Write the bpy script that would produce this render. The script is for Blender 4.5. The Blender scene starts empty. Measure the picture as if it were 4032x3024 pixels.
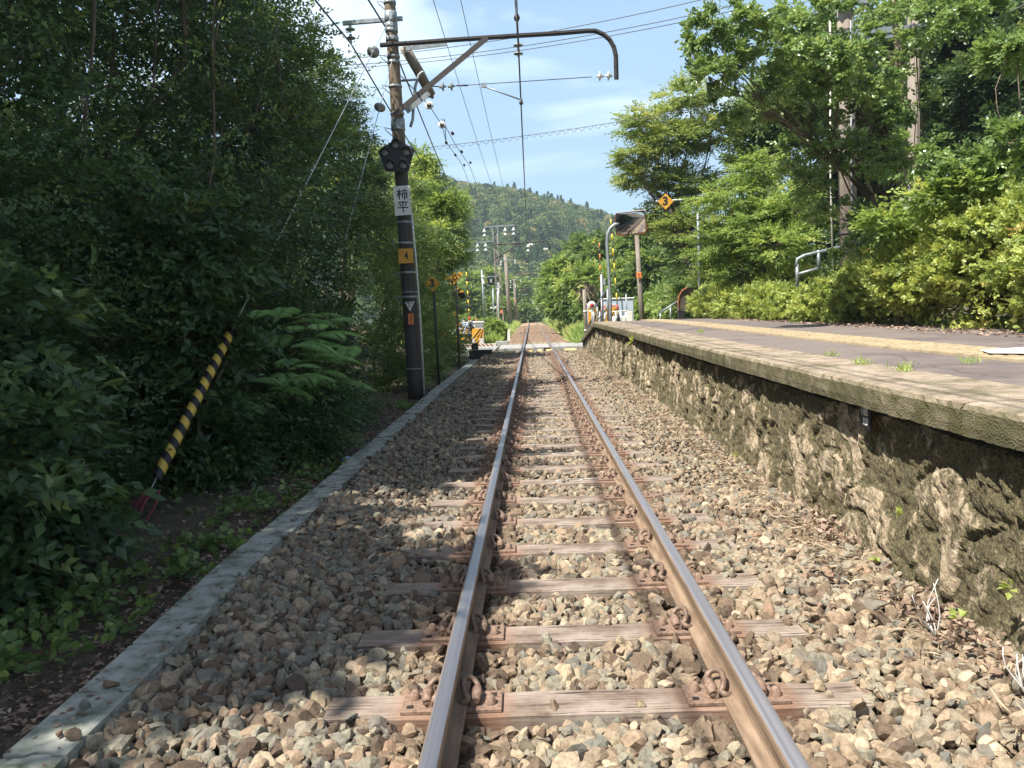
import bpy, math, random
import numpy as np
from mathutils import Vector, Matrix

# ------------------------------------------------------------------ camera, sky, sun
SC = bpy.context.scene
COL = SC.collection
FPX = 3261.0                                   # focal length in pixels of the 4032 px wide photograph
CAM = np.array([-0.194, 0.0, 1.39])
_v = np.array([77.0, 282.0, FPX]); AY = _v/np.linalg.norm(_v)
AZ = np.array([-0.037, 1.0, 0.0]); AZ[2] = -(AZ[0]*_v[0]+AZ[1]*_v[1])/_v[2]; AZ /= np.linalg.norm(AZ)
AX = np.cross(AY, AZ); AX = -AX if AX[0] < 0 else AX
MW = np.array([AX, AY, AZ])                    # world vector = MW @ (right, up, forward)
cam_d = bpy.data.cameras.new('camera'); cam = bpy.data.objects.new('camera', cam_d); COL.objects.link(cam)
r_, u_, f_ = MW @ np.array([1., 0, 0]), MW @ np.array([0, 1., 0]), MW @ np.array([0, 0, 1.])
cam.matrix_world = Matrix(((r_[0], u_[0], -f_[0], CAM[0]), (r_[1], u_[1], -f_[1], CAM[1]), (r_[2], u_[2], -f_[2], CAM[2]), (0, 0, 0, 1)))
cam_d.sensor_width = 36.0; cam_d.lens = 36.0*FPX/4032.0
cam_d.clip_start = 0.05; cam_d.clip_end = 3000
SC.camera = cam

SUN_DIR = Vector((0.47, 0.43, -1.0)).normalized()     # the way the light travels
SUN_EL = math.asin(-SUN_DIR.z)
world = bpy.data.worlds.new('World'); SC.world = world; world.use_nodes = True
def build_world():
    nt = world.node_tree; nt.nodes.clear(); N = nt.nodes.new; L = nt.links.new
    out = N('ShaderNodeOutputWorld'); bg = N('ShaderNodeBackground'); bg.inputs['Strength'].default_value = 0.074
    sky = N('ShaderNodeTexSky'); sky.sky_type = 'NISHITA'; sky.sun_disc = False
    sky.sun_elevation = SUN_EL; sky.sun_rotation = math.atan2(-SUN_DIR.x, -SUN_DIR.y)
    sky.air_density = 1.0; sky.dust_density = 1.6; sky.ozone_density = 1.0; sky.altitude = 200
    tc = N('ShaderNodeTexCoord'); sep = N('ShaderNodeSeparateXYZ'); L(tc.outputs['Generated'], sep.inputs[0])
    zz = N('ShaderNodeMath'); zz.operation = 'ADD'; L(sep.outputs['Z'], zz.inputs[0]); zz.inputs[1].default_value = 0.10
    mx = N('ShaderNodeMath'); mx.operation = 'MAXIMUM'; L(zz.outputs[0], mx.inputs[0]); mx.inputs[1].default_value = 0.05
    dx = N('ShaderNodeMath'); dx.operation = 'DIVIDE'; L(sep.outputs['X'], dx.inputs[0]); L(mx.outputs[0], dx.inputs[1])
    dy = N('ShaderNodeMath'); dy.operation = 'DIVIDE'; L(sep.outputs['Y'], dy.inputs[0]); L(mx.outputs[0], dy.inputs[1])
    cb = N('ShaderNodeCombineXYZ'); L(dx.outputs[0], cb.inputs[0]); L(dy.outputs[0], cb.inputs[1])
    mp = N('ShaderNodeMapping'); mp.inputs['Rotation'].default_value = (0, 0, 0.35); mp.inputs['Scale'].default_value = (0.95, 1.0, 1)
    mp.inputs['Location'].default_value = (CLOUD_OFF[0], CLOUD_OFF[1], 0)
    L(cb.outputs[0], mp.inputs[0])
    n1 = N('ShaderNodeTexNoise'); n1.inputs['Scale'].default_value = 1.1; n1.inputs['Detail'].default_value = 9; n1.inputs['Roughness'].default_value = 0.52
    n1.inputs['Distortion'].default_value = 0.35
    L(mp.outputs[0], n1.inputs[0])
    rp = N('ShaderNodeValToRGB'); rp.color_ramp.elements[0].position = 0.50; rp.color_ramp.elements[1].position = 0.68
    L(n1.outputs[0], rp.inputs[0])
    fz = N('ShaderNodeMapRange'); fz.inputs[1].default_value = 0.11; fz.inputs[2].default_value = 0.27; L(sep.outputs['Z'], fz.inputs[0])
    mu = N('ShaderNodeMath'); mu.operation = 'MULTIPLY'; L(rp.outputs[0], mu.inputs[0]); L(fz.outputs[0], mu.inputs[1])
    m2 = N('ShaderNodeMath'); m2.operation = 'MULTIPLY'; L(mu.outputs[0], m2.inputs[0]); cl = N('ShaderNodeMapRange'); cl.inputs[1].default_value = 0.45; cl.inputs[2].default_value = 0.75; cl.inputs[3].default_value = 0.85; cl.inputs[4].default_value = 0.1; L(sep.outputs['Z'], cl.inputs[0]); L(cl.outputs[0], m2.inputs[1])
    mix = N('ShaderNodeMixRGB'); L(m2.outputs[0], mix.inputs[0]); L(sky.outputs[0], mix.inputs[1]); mix.inputs[2].default_value = (15, 15.4, 15.8, 1)
    low = N('ShaderNodeMapRange'); low.inputs[1].default_value = 0.30; low.inputs[2].default_value = 0.62; low.inputs[3].default_value = 0.55; low.inputs[4].default_value = 0.0; L(sep.outputs['Z'], low.inputs[0])
    veil = N('ShaderNodeMixRGB'); L(low.outputs[0], veil.inputs[0]); L(mix.outputs[0], veil.inputs[1]); veil.inputs[2].default_value = (4.6, 7.2, 9.6, 1)
    L(veil.outputs[0], bg.inputs[0]); L(bg.outputs[0], out.inputs[0])
CLOUD_OFF = (4.3, 2.1)
build_world()
sd = bpy.data.lights.new('sun', 'SUN'); sd.energy = 5.0; sd.angle = math.radians(0.53); sd.color = (1.0, 0.95, 0.87)
sun = bpy.data.objects.new('sun', sd); COL.objects.link(sun)
sun.rotation_euler = SUN_DIR.to_track_quat('-Z', 'Y').to_euler(); sun.location = (0, -5, 30)
SC.view_settings.view_transform = 'Standard'; SC.view_settings.look = 'None'
SC.view_settings.exposure = 1.0; SC.view_settings.gamma = 1.0
SC.render.engine = 'CYCLES'
SC.cycles.max_bounces = 8; SC.cycles.diffuse_bounces = 4; SC.cycles.glossy_bounces = 3; SC.cycles.transmission_bounces = 4
SC.cycles.transparent_max_bounces = 8; SC.cycles.use_denoising = True
SC.cycles.sample_clamp_indirect = 6.0

RNG = np.random.default_rng(7)
def ray(px, py): return MW @ np.array([px-2016., 1512.-py, FPX])
def W(px, py, y):                              # the point of the photograph's pixel at distance y down the line
    r = ray(px, py); return CAM + r*(y/r[1])
def G(px, py, z):
    r = ray(px, py); return CAM + r*((z-CAM[2])/r[2])

# ------------------------------------------------------------------ object helpers
def tag(o, label=None, cat=None, group=None, kind=None):
    if label: o['label'] = label
    if cat: o['category'] = cat
    if group: o['group'] = group
    if kind: o['kind'] = kind
    return o
def empty(name, loc, label=None, cat=None, group=None):
    o = bpy.data.objects.new(name, None); COL.objects.link(o); o.location = [float(a) for a in loc]; o.empty_display_size = 0.2
    return tag(o, label, cat, group)
def wloc(o):
    v = Vector((0, 0, 0))
    while o is not None: v = v+o.location; o = o.parent
    return v
def copy_tree(o, parent=None):
    c = o.copy(); COL.objects.link(c); c.parent = parent
    for ch in o.children: copy_tree(ch, c)
    return c
def np_mesh(name, V, F, mats, mi=None, tint=None, smooth=False):
    """V (n,3), F (m,k) array of equal faces or a list of lists."""
    me = bpy.data.meshes.new(name)
    V = np.asarray(V, dtype=np.float32)
    if isinstance(F, np.ndarray):
        m, k = F.shape; idx = F.astype(np.int32).ravel(); ls = np.arange(0, m*k, k, dtype=np.int32); lt = np.full(m, k, dtype=np.int32)
    else:
        lt = np.array([len(f) for f in F], dtype=np.int32); ls = np.concatenate([[0], np.cumsum(lt)[:-1]]).astype(np.int32)
        idx = np.array([i for f in F for i in f], dtype=np.int32); m = len(F)
    me.vertices.add(len(V)); me.vertices.foreach_set('co', V.ravel())
    me.loops.add(len(idx)); me.loops.foreach_set('vertex_index', idx)
    me.polygons.add(m); me.polygons.foreach_set('loop_start', ls)
    try: me.polygons.foreach_set('loop_total', lt)
    except Exception: pass
    if mi is not None: me.polygons.foreach_set('material_index', np.asarray(mi, dtype=np.int32))
    me.polygons.foreach_set('use_smooth', np.full(m, smooth, dtype=bool))
    for a in (mats if isinstance(mats, (list, tuple)) else [mats]): me.materials.append(a)
    if tint is not None:
        at = me.attributes.new('tint', 'FLOAT', 'POINT'); at.data.foreach_set('value', np.asarray(tint, dtype=np.float32))
    me.update(); me.validate()
    return me
def link_mesh(name, me, parent=None, loc=(0, 0, 0)):
    o = bpy.data.objects.new(name, me); COL.objects.link(o); o.location = [float(a) for a in loc]
    if parent is not None: o.parent = parent
    return o
class MB:
    """Collects shapes in world coordinates; build() links them as one mesh."""
    def __init__(s): s.V = []; s.F = []; s.M = []; s.S = []
    def add(s, vs, fs, m=0, smooth=False):
        b = len(s.V); s.V += [tuple(float(c) for c in v) for v in vs]
        s.F += [[b+i for i in f] for f in fs]; s.M += [m]*len(fs); s.S += [smooth]*len(fs)
    def box(s, c, d, m=0, rz=0, R=None, bev=0.0):
        hx, hy, hz = d[0]/2, d[1]/2, d[2]/2
        if R is None: R = Matrix.Rotation(rz, 3, 'Z')
        if bev > 0:
            b = min(bev, hx*.9, hy*.9, hz*.9); vs = []; 
            for sz in (-1, 1):
                for (ix, iy) in ((-1, -1), (1, -1), (1, 1), (-1, 1)):
                    vs.append(Vector((ix*(hx-b), iy*(hy-b), sz*hz)))
            for sz in (-1, 1):
                for (ix, iy) in ((-1, -1), (1, -1), (1, 1), (-1, 1)):
                    vs.append(Vector((ix*hx, iy*(hy-b), sz*(hz-b)))); vs.append(Vector((ix*(hx-b), iy*hy, sz*(hz-b))))
            bm_v = [R @ v+Vector(c) for v in vs]
            import bmesh
            bm = bmesh.new(); [bm.verts.new(v) for v in bm_v]
            r = bmesh.ops.convex_hull(bm, input=bm.verts)
            bmesh.ops.dissolve_limit(bm, angle_limit=0.01, verts=bm.verts, edges=bm.edges)
            bm.verts.ensure_lookup_table(); bm.verts.index_update()
            s.add([v.co for v in bm.verts], [[v.index for v in f.verts] for f in bm.faces], m); bm.free(); return
        vs = [R @ Vector((x, y, z))+Vector(c) for z in (-hz, hz) for (x, y) in ((-hx, -hy), (hx, -hy), (hx, hy), (-hx, hy))]
        s.add(vs, [(3, 2, 1, 0), (4, 5, 6, 7), (0, 1, 5, 4), (1, 2, 6, 5), (2, 3, 7, 6), (3, 0, 4, 7)], m)
    def tube(s, pts, r, n=8, m=0, caps=True, band=None, smooth=True):
        pts = [Vector([float(c) for c in p]) for p in pts]
        rs = list(r) if hasattr(r, '__len__') else [r]*len(pts)
        up = Vector((0, 0, 1)); prev = None; rings = []
        for i, p in enumerate(pts):
            t = (pts[min(i+1, len(pts)-1)]-pts[max(i-1, 0)]).normalized()
            if prev is None:
                a = t.orthogonal().normalized()
            else:
                a = (prev-t*prev.dot(t))
                a = a.normalized() if a.length > 1e-6 else t.orthogonal().normalized()
            prev = a; b = t.cross(a)
            rings.append([p+(a*math.cos(2*math.pi*k/n)+b*math.sin(2*math.pi*k/n))*rs[i] for k in range(n)])
        vs = [v for rg in rings for v in rg]; base = len(s.V)
        s.V += [tuple(v) for v in vs]
        for i in range(len(pts)-1):
            for k in range(n):
                s.F.append([base+i*n+k, base+i*n+(k+1) % n, base+(i+1)*n+(k+1) % n, base+(i+1)*n+k])
                s.M.append(m if band is None else band[i % len(band)]); s.S.append(smooth)
        if caps:
            s.F.append([base+k for k in range(n)][::-1]); s.M.append(m if band is None else band[0]); s.S.append(False)
            s.F.append([base+(len(pts)-1)*n+k for k in range(n)]); s.M.append(m if band is None else band[(len(pts)-2) % len(band)]); s.S.append(False)
    def lathe(s, c, prof, n=16, m=0, axis=(0, 0, 1)):
        """prof: list of (r, h) along the axis from c."""
        ax = Vector(axis).normalized(); c = Vector([float(a) for a in c])
        s.tube_rings([(c+ax*h, r) for r, h in prof], ax, n, m)
    def tube_rings(s, pr, ax, n, m):
        a = ax.orthogonal().normalized(); b = ax.cross(a); base = len(s.V)
        for p, r in pr:
            for k in range(n): s.V.append(tuple(p+(a*math.cos(2*math.pi*k/n)+b*math.sin(2*math.pi*k/n))*max(r, 1e-4)))
        for i in range(len(pr)-1):
            for k in range(n):
                s.F.append([base+i*n+k, base+i*n+(k+1) % n, base+(i+1)*n+(k+1) % n, base+(i+1)*n+k]); s.M.append(m); s.S.append(True)
    def prism(s, poly, d, m=0):
        """poly: 3-D outline points; d: extrusion vector."""
        P = [Vector([float(c) for c in p]) for p in poly]; d = Vector(d); n = len(P)
        nrm = Vector((0, 0, 0))
        for i in range(n): nrm += P[i].cross(P[(i+1) % n])
        if nrm.dot(d) > 0: P = P[::-1]
        vs = P+[p+d for p in P]
        s.add(vs, [list(range(n))]+[list(range(n, 2*n))[::-1]]+[[(i+1) % n, i, n+i, n+(i+1) % n] for i in range(n)], m)
    def beam(s, a, b, w, h, m=0, up=(0, 0, 1)):
        a = Vector([float(c) for c in a]); b = Vector([float(c) for c in b]); t = (b-a).normalized(); u = Vector(up)
        sd_ = t.cross(u).normalized(); u = sd_.cross(t).normalized()
        R = Matrix((sd_, t, u)).transposed()
        s.box((a+b)/2, (w, (b-a).length, h), m, R=R)
    def build(s, name, mats, parent=None, base=None):
        off = wloc(parent) if parent is not None else Vector([float(c) for c in base] if base is not None else (0, 0, 0))
        V = np.array(s.V, dtype=np.float64)-np.array(off)
        me = np_mesh(name, V, s.F, mats, s.M)
        me.polygons.foreach_set('use_smooth', np.array(s.S, dtype=bool))
        return link_mesh(name, me, parent, (0, 0, 0) if parent is not None else off)

# ------------------------------------------------------------------ material helpers
MATS = {}
def new_mat(name):
    m = bpy.data.materials.new(name); m.use_nodes = True; nt = m.node_tree
    b = nt.nodes['Principled BSDF']; MATS[name] = m
    return m, nt, b
def ramp(nt, stops, src, interp='LINEAR'):
    r = nt.nodes.new('ShaderNodeValToRGB'); cr = r.color_ramp; cr.interpolation = interp
    while len(cr.elements) < len(stops): cr.elements.new(0.5)
    for e, (p, c) in zip(cr.elements, stops):
        e.position = p; e.color = (c[0], c[1], c[2], 1) if hasattr(c, '__len__') else (c, c, c, 1)
    nt.links.new(src, r.inputs[0]); return r
def noise(nt, scale, detail=4, rough=0.55, vec=None, dist=0.0):
    n = nt.nodes.new('ShaderNodeTexNoise'); n.inputs['Scale'].default_value = scale; n.inputs['Detail'].default_value = detail
    n.inputs['Roughness'].default_value = rough; n.inputs['Distortion'].default_value = dist
    if vec is not None: nt.links.new(vec, n.inputs['Vector'])
    return n
def objco(nt, scale=(1, 1, 1), rot=(0, 0, 0)):
    tc = nt.nodes.new('ShaderNodeTexCoord'); mp = nt.nodes.new('ShaderNodeMapping'); mp.inputs['Scale'].default_value = scale
    mp.inputs['Rotation'].default_value = rot; nt.links.new(tc.outputs['Object'], mp.inputs[0]); return mp.outputs[0]
def bump(nt, b, h, strength=0.4, dist=0.01):
    bp = nt.nodes.new('ShaderNodeBump'); bp.inputs['Strength'].default_value = strength; bp.inputs['Distance'].default_value = dist
    nt.links.new(h, bp.inputs['Height']); nt.links.new(bp.outputs[0], b.inputs['Normal']); return bp
def mixc(nt, f, a, b, mode='MIX'):
    m = nt.nodes.new('ShaderNodeMixRGB'); m.blend_type = mode
    for i, x in enumerate((f, a, b)):
        if hasattr(x, 'is_output') or isinstance(x, bpy.types.NodeSocket): nt.links.new(x, m.inputs[i])
        elif i == 0: m.inputs[0].default_value = x
        else: m.inputs[i].default_value = (x[0], x[1], x[2], 1)
    return m.outputs[0]
def paint(name, col, rough=0.5, metal=0.0, var=0.25, scale=12, dirt=None):
    """weathered plain surface"""
    m, nt, b = new_mat(name); v = objco(nt)
    n = noise(nt, scale, 6, 0.6, v); d = dirt or tuple(c*(1-var) for c in col)
    r = ramp(nt, [(0.3, d), (0.62, col)], n.outputs[0])
    nt.links.new(r.outputs[0], b.inputs['Base Color']); b.inputs['Roughness'].default_value = rough; b.inputs['Metallic'].default_value = metal
    n2 = noise(nt, scale*6, 3, 0.6, v); bump(nt, b, n2.outputs[0], 0.15, 0.003)
    return m
def leafmat(name, stops, rough=0.45, trans=0.35, spec=0.5):
    m, nt, b = new_mat(name)
    at = nt.nodes.new('ShaderNodeAttribute'); at.attribute_name = 'tint'
    r0 = ramp(nt, stops, at.outputs['Fac']); r = nt.nodes.new('ShaderNodeHueSaturation'); r.inputs['Saturation'].default_value = 0.88; r.inputs['Hue'].default_value = 0.492; nt.links.new(r0.outputs[0], r.inputs['Color']); nt.links.new(r.outputs[0], b.inputs['Base Color'])
    b.inputs['Roughness'].default_value = rough; b.inputs['Specular IOR Level'].default_value = spec
    tr = nt.nodes.new('ShaderNodeBsdfTranslucent')
    hs = nt.nodes.new('ShaderNodeHueSaturation'); hs.inputs['Hue'].default_value = 0.485; hs.inputs['Saturation'].default_value = 1.1; hs.inputs['Value'].default_value = 1.5
    nt.links.new(r.outputs[0], hs.inputs['Color']); nt.links.new(hs.outputs[0], tr.inputs[0])
    mx = nt.nodes.new('ShaderNodeMixShader'); mx.inputs[0].default_value = trans
    nt.links.new(b.outputs[0], mx.inputs[1]); nt.links.new(tr.outputs[0], mx.inputs[2])
    nt.links.new(mx.outputs[0], nt.nodes['Material Output'].inputs[0])
    return m

# ------------------------------------------------------------------ foliage
def billow(rng, lobes, n, r):
    """small lobes spread over the upper skin of big ones, for a clipped or billowing outline"""
    out = []
    for lb in lobes:
        u = unit(rng.normal(0, 1, (n, 3))); u[:, 2] = np.abs(u[:, 2])*1.1-.25; u = unit(u)
        for k in range(n):
            q = r*rng.uniform(.7, 1.25); out.append((lb[0]+u[k, 0]*lb[3]*.88, lb[1]+u[k, 1]*lb[4]*.88, lb[2]+u[k, 2]*lb[5]*.88, q, q, q*.75))
    return out
def unit(a): return a/np.maximum(np.linalg.norm(a, axis=-1, keepdims=True), 1e-9)
UP = np.array([0., 0, 1])
def leaf_geo(P, D, N, L, Wd, kind='leaf'):
    """leaf blades from base points P along D with normal N, length L, half-width ratio Wd"""
    D = unit(D); N = unit(N-D*np.sum(N*D, 1, keepdims=True)); S = np.cross(D, N); L = np.asarray(L).reshape(-1, 1)
    W_ = L*Wd
    if kind == 'leaf':       # folded blade, four triangles
        V = np.stack([P, P+D*L*.42-S*W_+N*L*.07, P+D*L-N*L*.12, P+D*L*.42+S*W_+N*L*.07, P+D*L*.5-N*L*.02], 1)
        F = np.array([[0, 4, 1], [1, 4, 2], [0, 3, 4], [3, 2, 4]])
    elif kind == 'round':    # broad obovate leaf
        V = np.stack([P, P+D*L*.35-S*W_*.8, P+D*L*.75-S*W_, P+D*L-N*L*.05, P+D*L*.75+S*W_, P+D*L*.35+S*W_*.8, P+D*L*.55-N*L*.08], 1)
        F = np.array([[0, 6, 1], [1, 6, 2], [2, 6, 3], [3, 6, 4], [4, 6, 5], [5, 6, 0]])
    else:                    # quad
        V = np.stack([P, P+D*L*.45-S*W_+N*L*.06, P+D*L-N*L*.08, P+D*L*.45+S*W_], 1)
        F = np.array([[0, 3, 2, 1]])
    n, k = V.shape[:2]
    FF = (F[None]+(np.arange(n)*k)[:, None, None]).reshape(-1, F.shape[1])
    return V.reshape(-1, 3), FF, k
def twigs(rng, C, D, n, tl, ll, droop=0.15, ang=55, upn=0.9, outn=None):
    """n leaves on every twig starting at C along D; returns leaf base, direction, normal, length, twig index"""
    M_ = len(C); D = unit(D)
    nr = UP*upn+rng.normal(0, .35, (M_, 3)); 
    if outn is not None: nr = nr+outn
    nr = unit(nr-D*np.sum(nr*D, 1, keepdims=True)); S = np.cross(D, nr)
    tl = np.asarray(tl)*np.ones(M_)
    Ps = []; Ds = []; Ns = []; Ls = []; I = []
    for i in range(n):
        t = (i+0.6)/n; side = 1 if i % 2 else -1
        a = math.radians(ang)*(1-0.6*t); 
        if i == n-1: a = 0.1
        p = C+D*(tl*t)[:, None]; p = p-UP*(droop*(tl*t*t))[:, None]
        d = D*math.cos(a)+S*side*math.sin(a)+rng.normal(0, .22, (M_, 3))-UP*droop*.6
        Ps.append(p); Ds.append(d); Ns.append(nr+rng.normal(0, .3, (M_, 3))); Ls.append(ll*rng.uniform(.6, 1.15, M_)*(1-.25*t)); I.append(np.arange(M_))
    return np.concatenate(Ps), np.concatenate(Ds), np.concatenate(Ns), np.concatenate(Ls), np.concatenate(I)
def crown_geo(rng, lobes, per=120, clump=26, nleaf=7, tl=.28, ll=.08, wd=.3, kind='leaf', droop=.2, shell=.35, upn=.9, flat=0.0, spread=.16, tintmid=.5, outw=.9):
    """lobes: (x,y,z,rx,ry,rz[,weight]). per = clumps per lobe, clump = twigs per clump. returns V,F,tint and the clump centres"""
    Cs = []; Ds = []; T = []; O = []; cl = []
    for lb in lobes:
        x, y, z, rx, ry, rz = lb[:6]; w = lb[6] if len(lb) > 6 else 1.0
        K = max(3, int(per*w)); u = unit(rng.normal(0, 1, (K, 3)))
        rad = 1-np.abs(rng.normal(0, shell, K)); rad = np.clip(rad, .1, 1.08)
        cc = np.array([x, y, z])+u*rad[:, None]*np.array([rx, ry, rz])
        cl.append(cc)
        m = min(rx, ry, rz); sg = spread*min(m, 2.5)
        ct = tintmid+rng.normal(0, .17, K)
        for k in range(K):
            c = cc[k]+rng.normal(0, 1, (clump, 3))*sg*np.array([1, 1, .55-.3*flat])
            Cs.append(c); out = u[k]*np.ones((clump, 1))+rng.normal(0, .5, (clump, 3))
            out[:, 2] = out[:, 2]*(1-flat*.8)+.12
            Ds.append(out); O.append(np.tile(u[k], (clump, 1))*outw); T.append(np.full(clump, ct[k])+rng.normal(0, .06, clump))
    C = np.concatenate(Cs); D = np.concatenate(Ds); O = np.concatenate(O); T = np.concatenate(T)
    P, DD, NN, LL, I = twigs(rng, C, D, nleaf, tl*rng.uniform(.6, 1.3, len(C)), ll, droop, upn=upn, outn=O)
    V, F, k = leaf_geo(P, DD, NN, LL, wd, kind)
    tt = np.clip(T[I]+rng.normal(0, .1, len(I)), 0, 1)
    return V, F, np.repeat(tt, k), np.concatenate(cl)
def limb(mb, rng, a, b, r0, r1, wob=.08, n=5, m=0):
    a = np.array(a, float); b = np.array(b, float); L = np.linalg.norm(b-a); pts = []
    off = rng.normal(0, wob*L, 3); off[2] *= .4
    for i in range(n+1):
        t = i/n; pts.append(a+(b-a)*t+off*math.sin(math.pi*t)+rng.normal(0, wob*L*.12, 3)*(0 < i < n))
    mb.tube(pts, [r0+(r1-r0)*(i/n) for i in range(n+1)], 7 if r0 > .03 else 5, m)
    return pts
def tree(name, label, cat, base, lobes, mat_l, mat_b, rng, group=None, trunk_r=.12, stems=1, limbs=4, trunk_top=None, forks=None, seed_pts=None, **kw):
    base = np.array(base, float)
    root = empty(name, base, label, cat, group)
    V, F, T, cl = crown_geo(rng, lobes, **kw)
    tn = MB(); lc = np.array([l[:3] for l in lobes])
    top = np.array(trunk_top, float) if trunk_top is not None else np.array([lc[:, 0].mean(), lc[:, 1].mean(), base[2]+(lc[:, 2].mean()-base[2])*.75])
    for s in range(stems):
        bp = base+np.array([rng.normal(0, .12*(stems > 1)), rng.normal(0, .12*(stems > 1)), 0]); tp = top+rng.normal(0, .25*(stems > 1), 3)
        pts = limb(tn, rng, bp-np.array([0, 0, .15]), tp, trunk_r, trunk_r*.45, .035, 7)
        for li, l in enumerate(lobes):
            if stems > 1 and li % stems != s: continue
            c0 = pts[rng.integers(3, 8)]
            e = np.array(l[:3]); q = limb(tn, rng, c0, e, trunk_r*.4, trunk_r*.16, .06, 5)
            near = cl[np.argsort(np.linalg.norm(cl-e, axis=1))[:40]]
            for j in rng.choice(len(near), min(limbs, len(near)), replace=False):
                limb(tn, rng, q[rng.integers(2, 6)], near[j], trunk_r*.15, trunk_r*.05, .07, 4)
    tn.build('trunk', [mat_b], root)
    me = np_mesh('crown', V-base, F, [mat_l], tint=T); link_mesh('crown', me, root)
    return root
# ------------------------------------------------------------------ materials
def build_materials():
    # ballast stones
    m, nt, b = new_mat('stone'); at = nt.nodes.new('ShaderNodeAttribute'); at.attribute_name = 'tint'
    r = ramp(nt, [(0.0, (.08, .054, .036)), (.15, (.17, .12, .078)), (.3, (.29, .215, .14)), (.42, (.15, .145, .12)), (.55, (.35, .27, .175)), (.68, (.23, .215, .16)), (.8, (.29, .205, .135)), (.94, (.48, .39, .27)), (1, (.27, .175, .115))], at.outputs['Fac'])
    v = objco(nt); n = noise(nt, 48, 8, .72, v); r2 = ramp(nt, [(.3, .45), (.5, .95), (.72, 1.3)], n.outputs[0])
    c = mixc(nt, 1.0, r.outputs[0], r2.outputs[0], 'MULTIPLY')
    # soot and oil between the rails by one sleeper group
    nt.links.new(c, b.inputs['Base Color']); b.inputs['Roughness'].default_value = .85; bump(nt, b, n.outputs[0], .7, .006)
    # grey-brown fines under the stones
    m, nt, b = new_mat('fines'); v = objco(nt); n = noise(nt, 40, 6, .7, v); r = ramp(nt, [(.3, (.03, .022, .015)), (.55, (.10, .075, .05)), (.75, (.22, .17, .12))], n.outputs[0])
    nt.links.new(r.outputs[0], b.inputs['Base Color']); b.inputs['Roughness'].default_value = .95; bump(nt, b, n.outputs[0], .8, .02)
    # rusty ballast beyond the crossing
    m, nt, b = new_mat('rust_ballast'); v = objco(nt); n = noise(nt, 14, 8, .8, v); r = ramp(nt, [(.32, (.12, .075, .045)), (.5, (.36, .235, .15)), (.7, (.52, .38, .26))], n.outputs[0])
    nt.links.new(r.outputs[0], b.inputs['Base Color']); b.inputs['Roughness'].default_value = .9; bump(nt, b, n.outputs[0], 1.0, .05)
    # earth with leaf litter
    m, nt, b = new_mat('soil'); v = objco(nt); n = noise(nt, 9, 8, .7, v); n2 = noise(nt, 60, 3, .6, v)
    r = ramp(nt, [(.3, (.025, .021, .014)), (.52, (.07, .055, .035)), (.7, (.14, .11, .075))], n.outputs[0]); c = mixc(nt, ramp(nt, [(.45, 0), (.6, .6)], n2.outputs[0]).outputs[0], r.outputs[0], (.15, .12, .08))
    nt.links.new(c, b.inputs['Base Color']); b.inputs['Roughness'].default_value = .95; bump(nt, b, n2.outputs[0], .8, .02)
    # grassy ground
    m, nt, b = new_mat('meadow'); v = objco(nt); n = noise(nt, 1.3, 8, .7, v)
    r = ramp(nt, [(.3, (.035, .06, .015)), (.5, (.09, .13, .03)), (.7, (.2, .2, .07))], n.outputs[0]); nt.links.new(r.outputs[0], b.inputs['Base Color']); b.inputs['Roughness'].default_value = .95
    bump(nt, b, n.outputs[0], 1, .2)
    # forest floor of the hill
    m, nt, b = new_mat('hill_ground'); v = objco(nt); n = noise(nt, .12, 8, .7, v)
    r = ramp(nt, [(.3, (.012, .028, .012)), (.7, (.04, .065, .022))], n.outputs[0]); nt.links.new(r.outputs[0], b.inputs['Base Color']); b.inputs['Roughness'].default_value = 1
    # rail: rusty flanks, polished head
    m, nt, b = new_mat('rail_rust'); v = objco(nt, (1, .12, 1)); n = noise(nt, 30, 6, .6, v); r = ramp(nt, [(.3, (.13, .085, .055)), (.55, (.25, .175, .115)), (.75, (.34, .25, .17))], n.outputs[0])
    nt.links.new(r.outputs[0], b.inputs['Base Color']); b.inputs['Roughness'].default_value = .75; b.inputs['Metallic'].default_value = .1
    m, nt, b = new_mat('rail_head'); v = objco(nt, (60, .35, 1)); n = noise(nt, 1.4, 5, .5, v); r = ramp(nt, [(.3, (.33, .31, .32)), (.7, (.47, .45, .46))], n.outputs[0])
    nt.links.new(r.outputs[0], b.inputs['Base Color']); b.inputs['Metallic'].default_value = .7; r2 = ramp(nt, [(.3, .3), (.7, .5)], n.outputs[0]); nt.links.new(r2.outputs[0], b.inputs['Roughness'])
    # clips and plates
    m, nt, b = new_mat('iron'); v = objco(nt); n = noise(nt, 60, 4, .6, v); r = ramp(nt, [(.3, (.12, .075, .052)), (.6, (.26, .17, .12)), (.8, (.36, .235, .16))], n.outputs[0])
    nt.links.new(r.outputs[0], b.inputs['Base Color']); b.inputs['Roughness'].default_value = .75; bump(nt, b, n.outputs[0], .3, .002)
    m, nt, b = new_mat('spring'); v = objco(nt); n = noise(nt, 60, 4, .6, v); r = ramp(nt, [(.3, (.12, .08, .06)), (.7, (.30, .21, .155))], n.outputs[0])
    nt.links.new(r.outputs[0], b.inputs['Base Color']); b.inputs['Roughness'].default_value = .6; b.inputs['Metallic'].default_value = .3
    # sleeper timber, long cracks along the grain, greyed patches, rust near the plates
    m, nt, b = new_mat('timber'); v = objco(nt, (1.0, 30, 30)); n = noise(nt, 2.6, 9, .8, v, .4)
    v2 = objco(nt); n2 = noise(nt, 3.2, 4, .6, v2)
    r = ramp(nt, [(.40, (.03, .02, .016)), (.46, (.13, .088, .064)), (.58, (.23, .175, .132)), (.75, (.40, .33, .265))], n.outputs[0])
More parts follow.
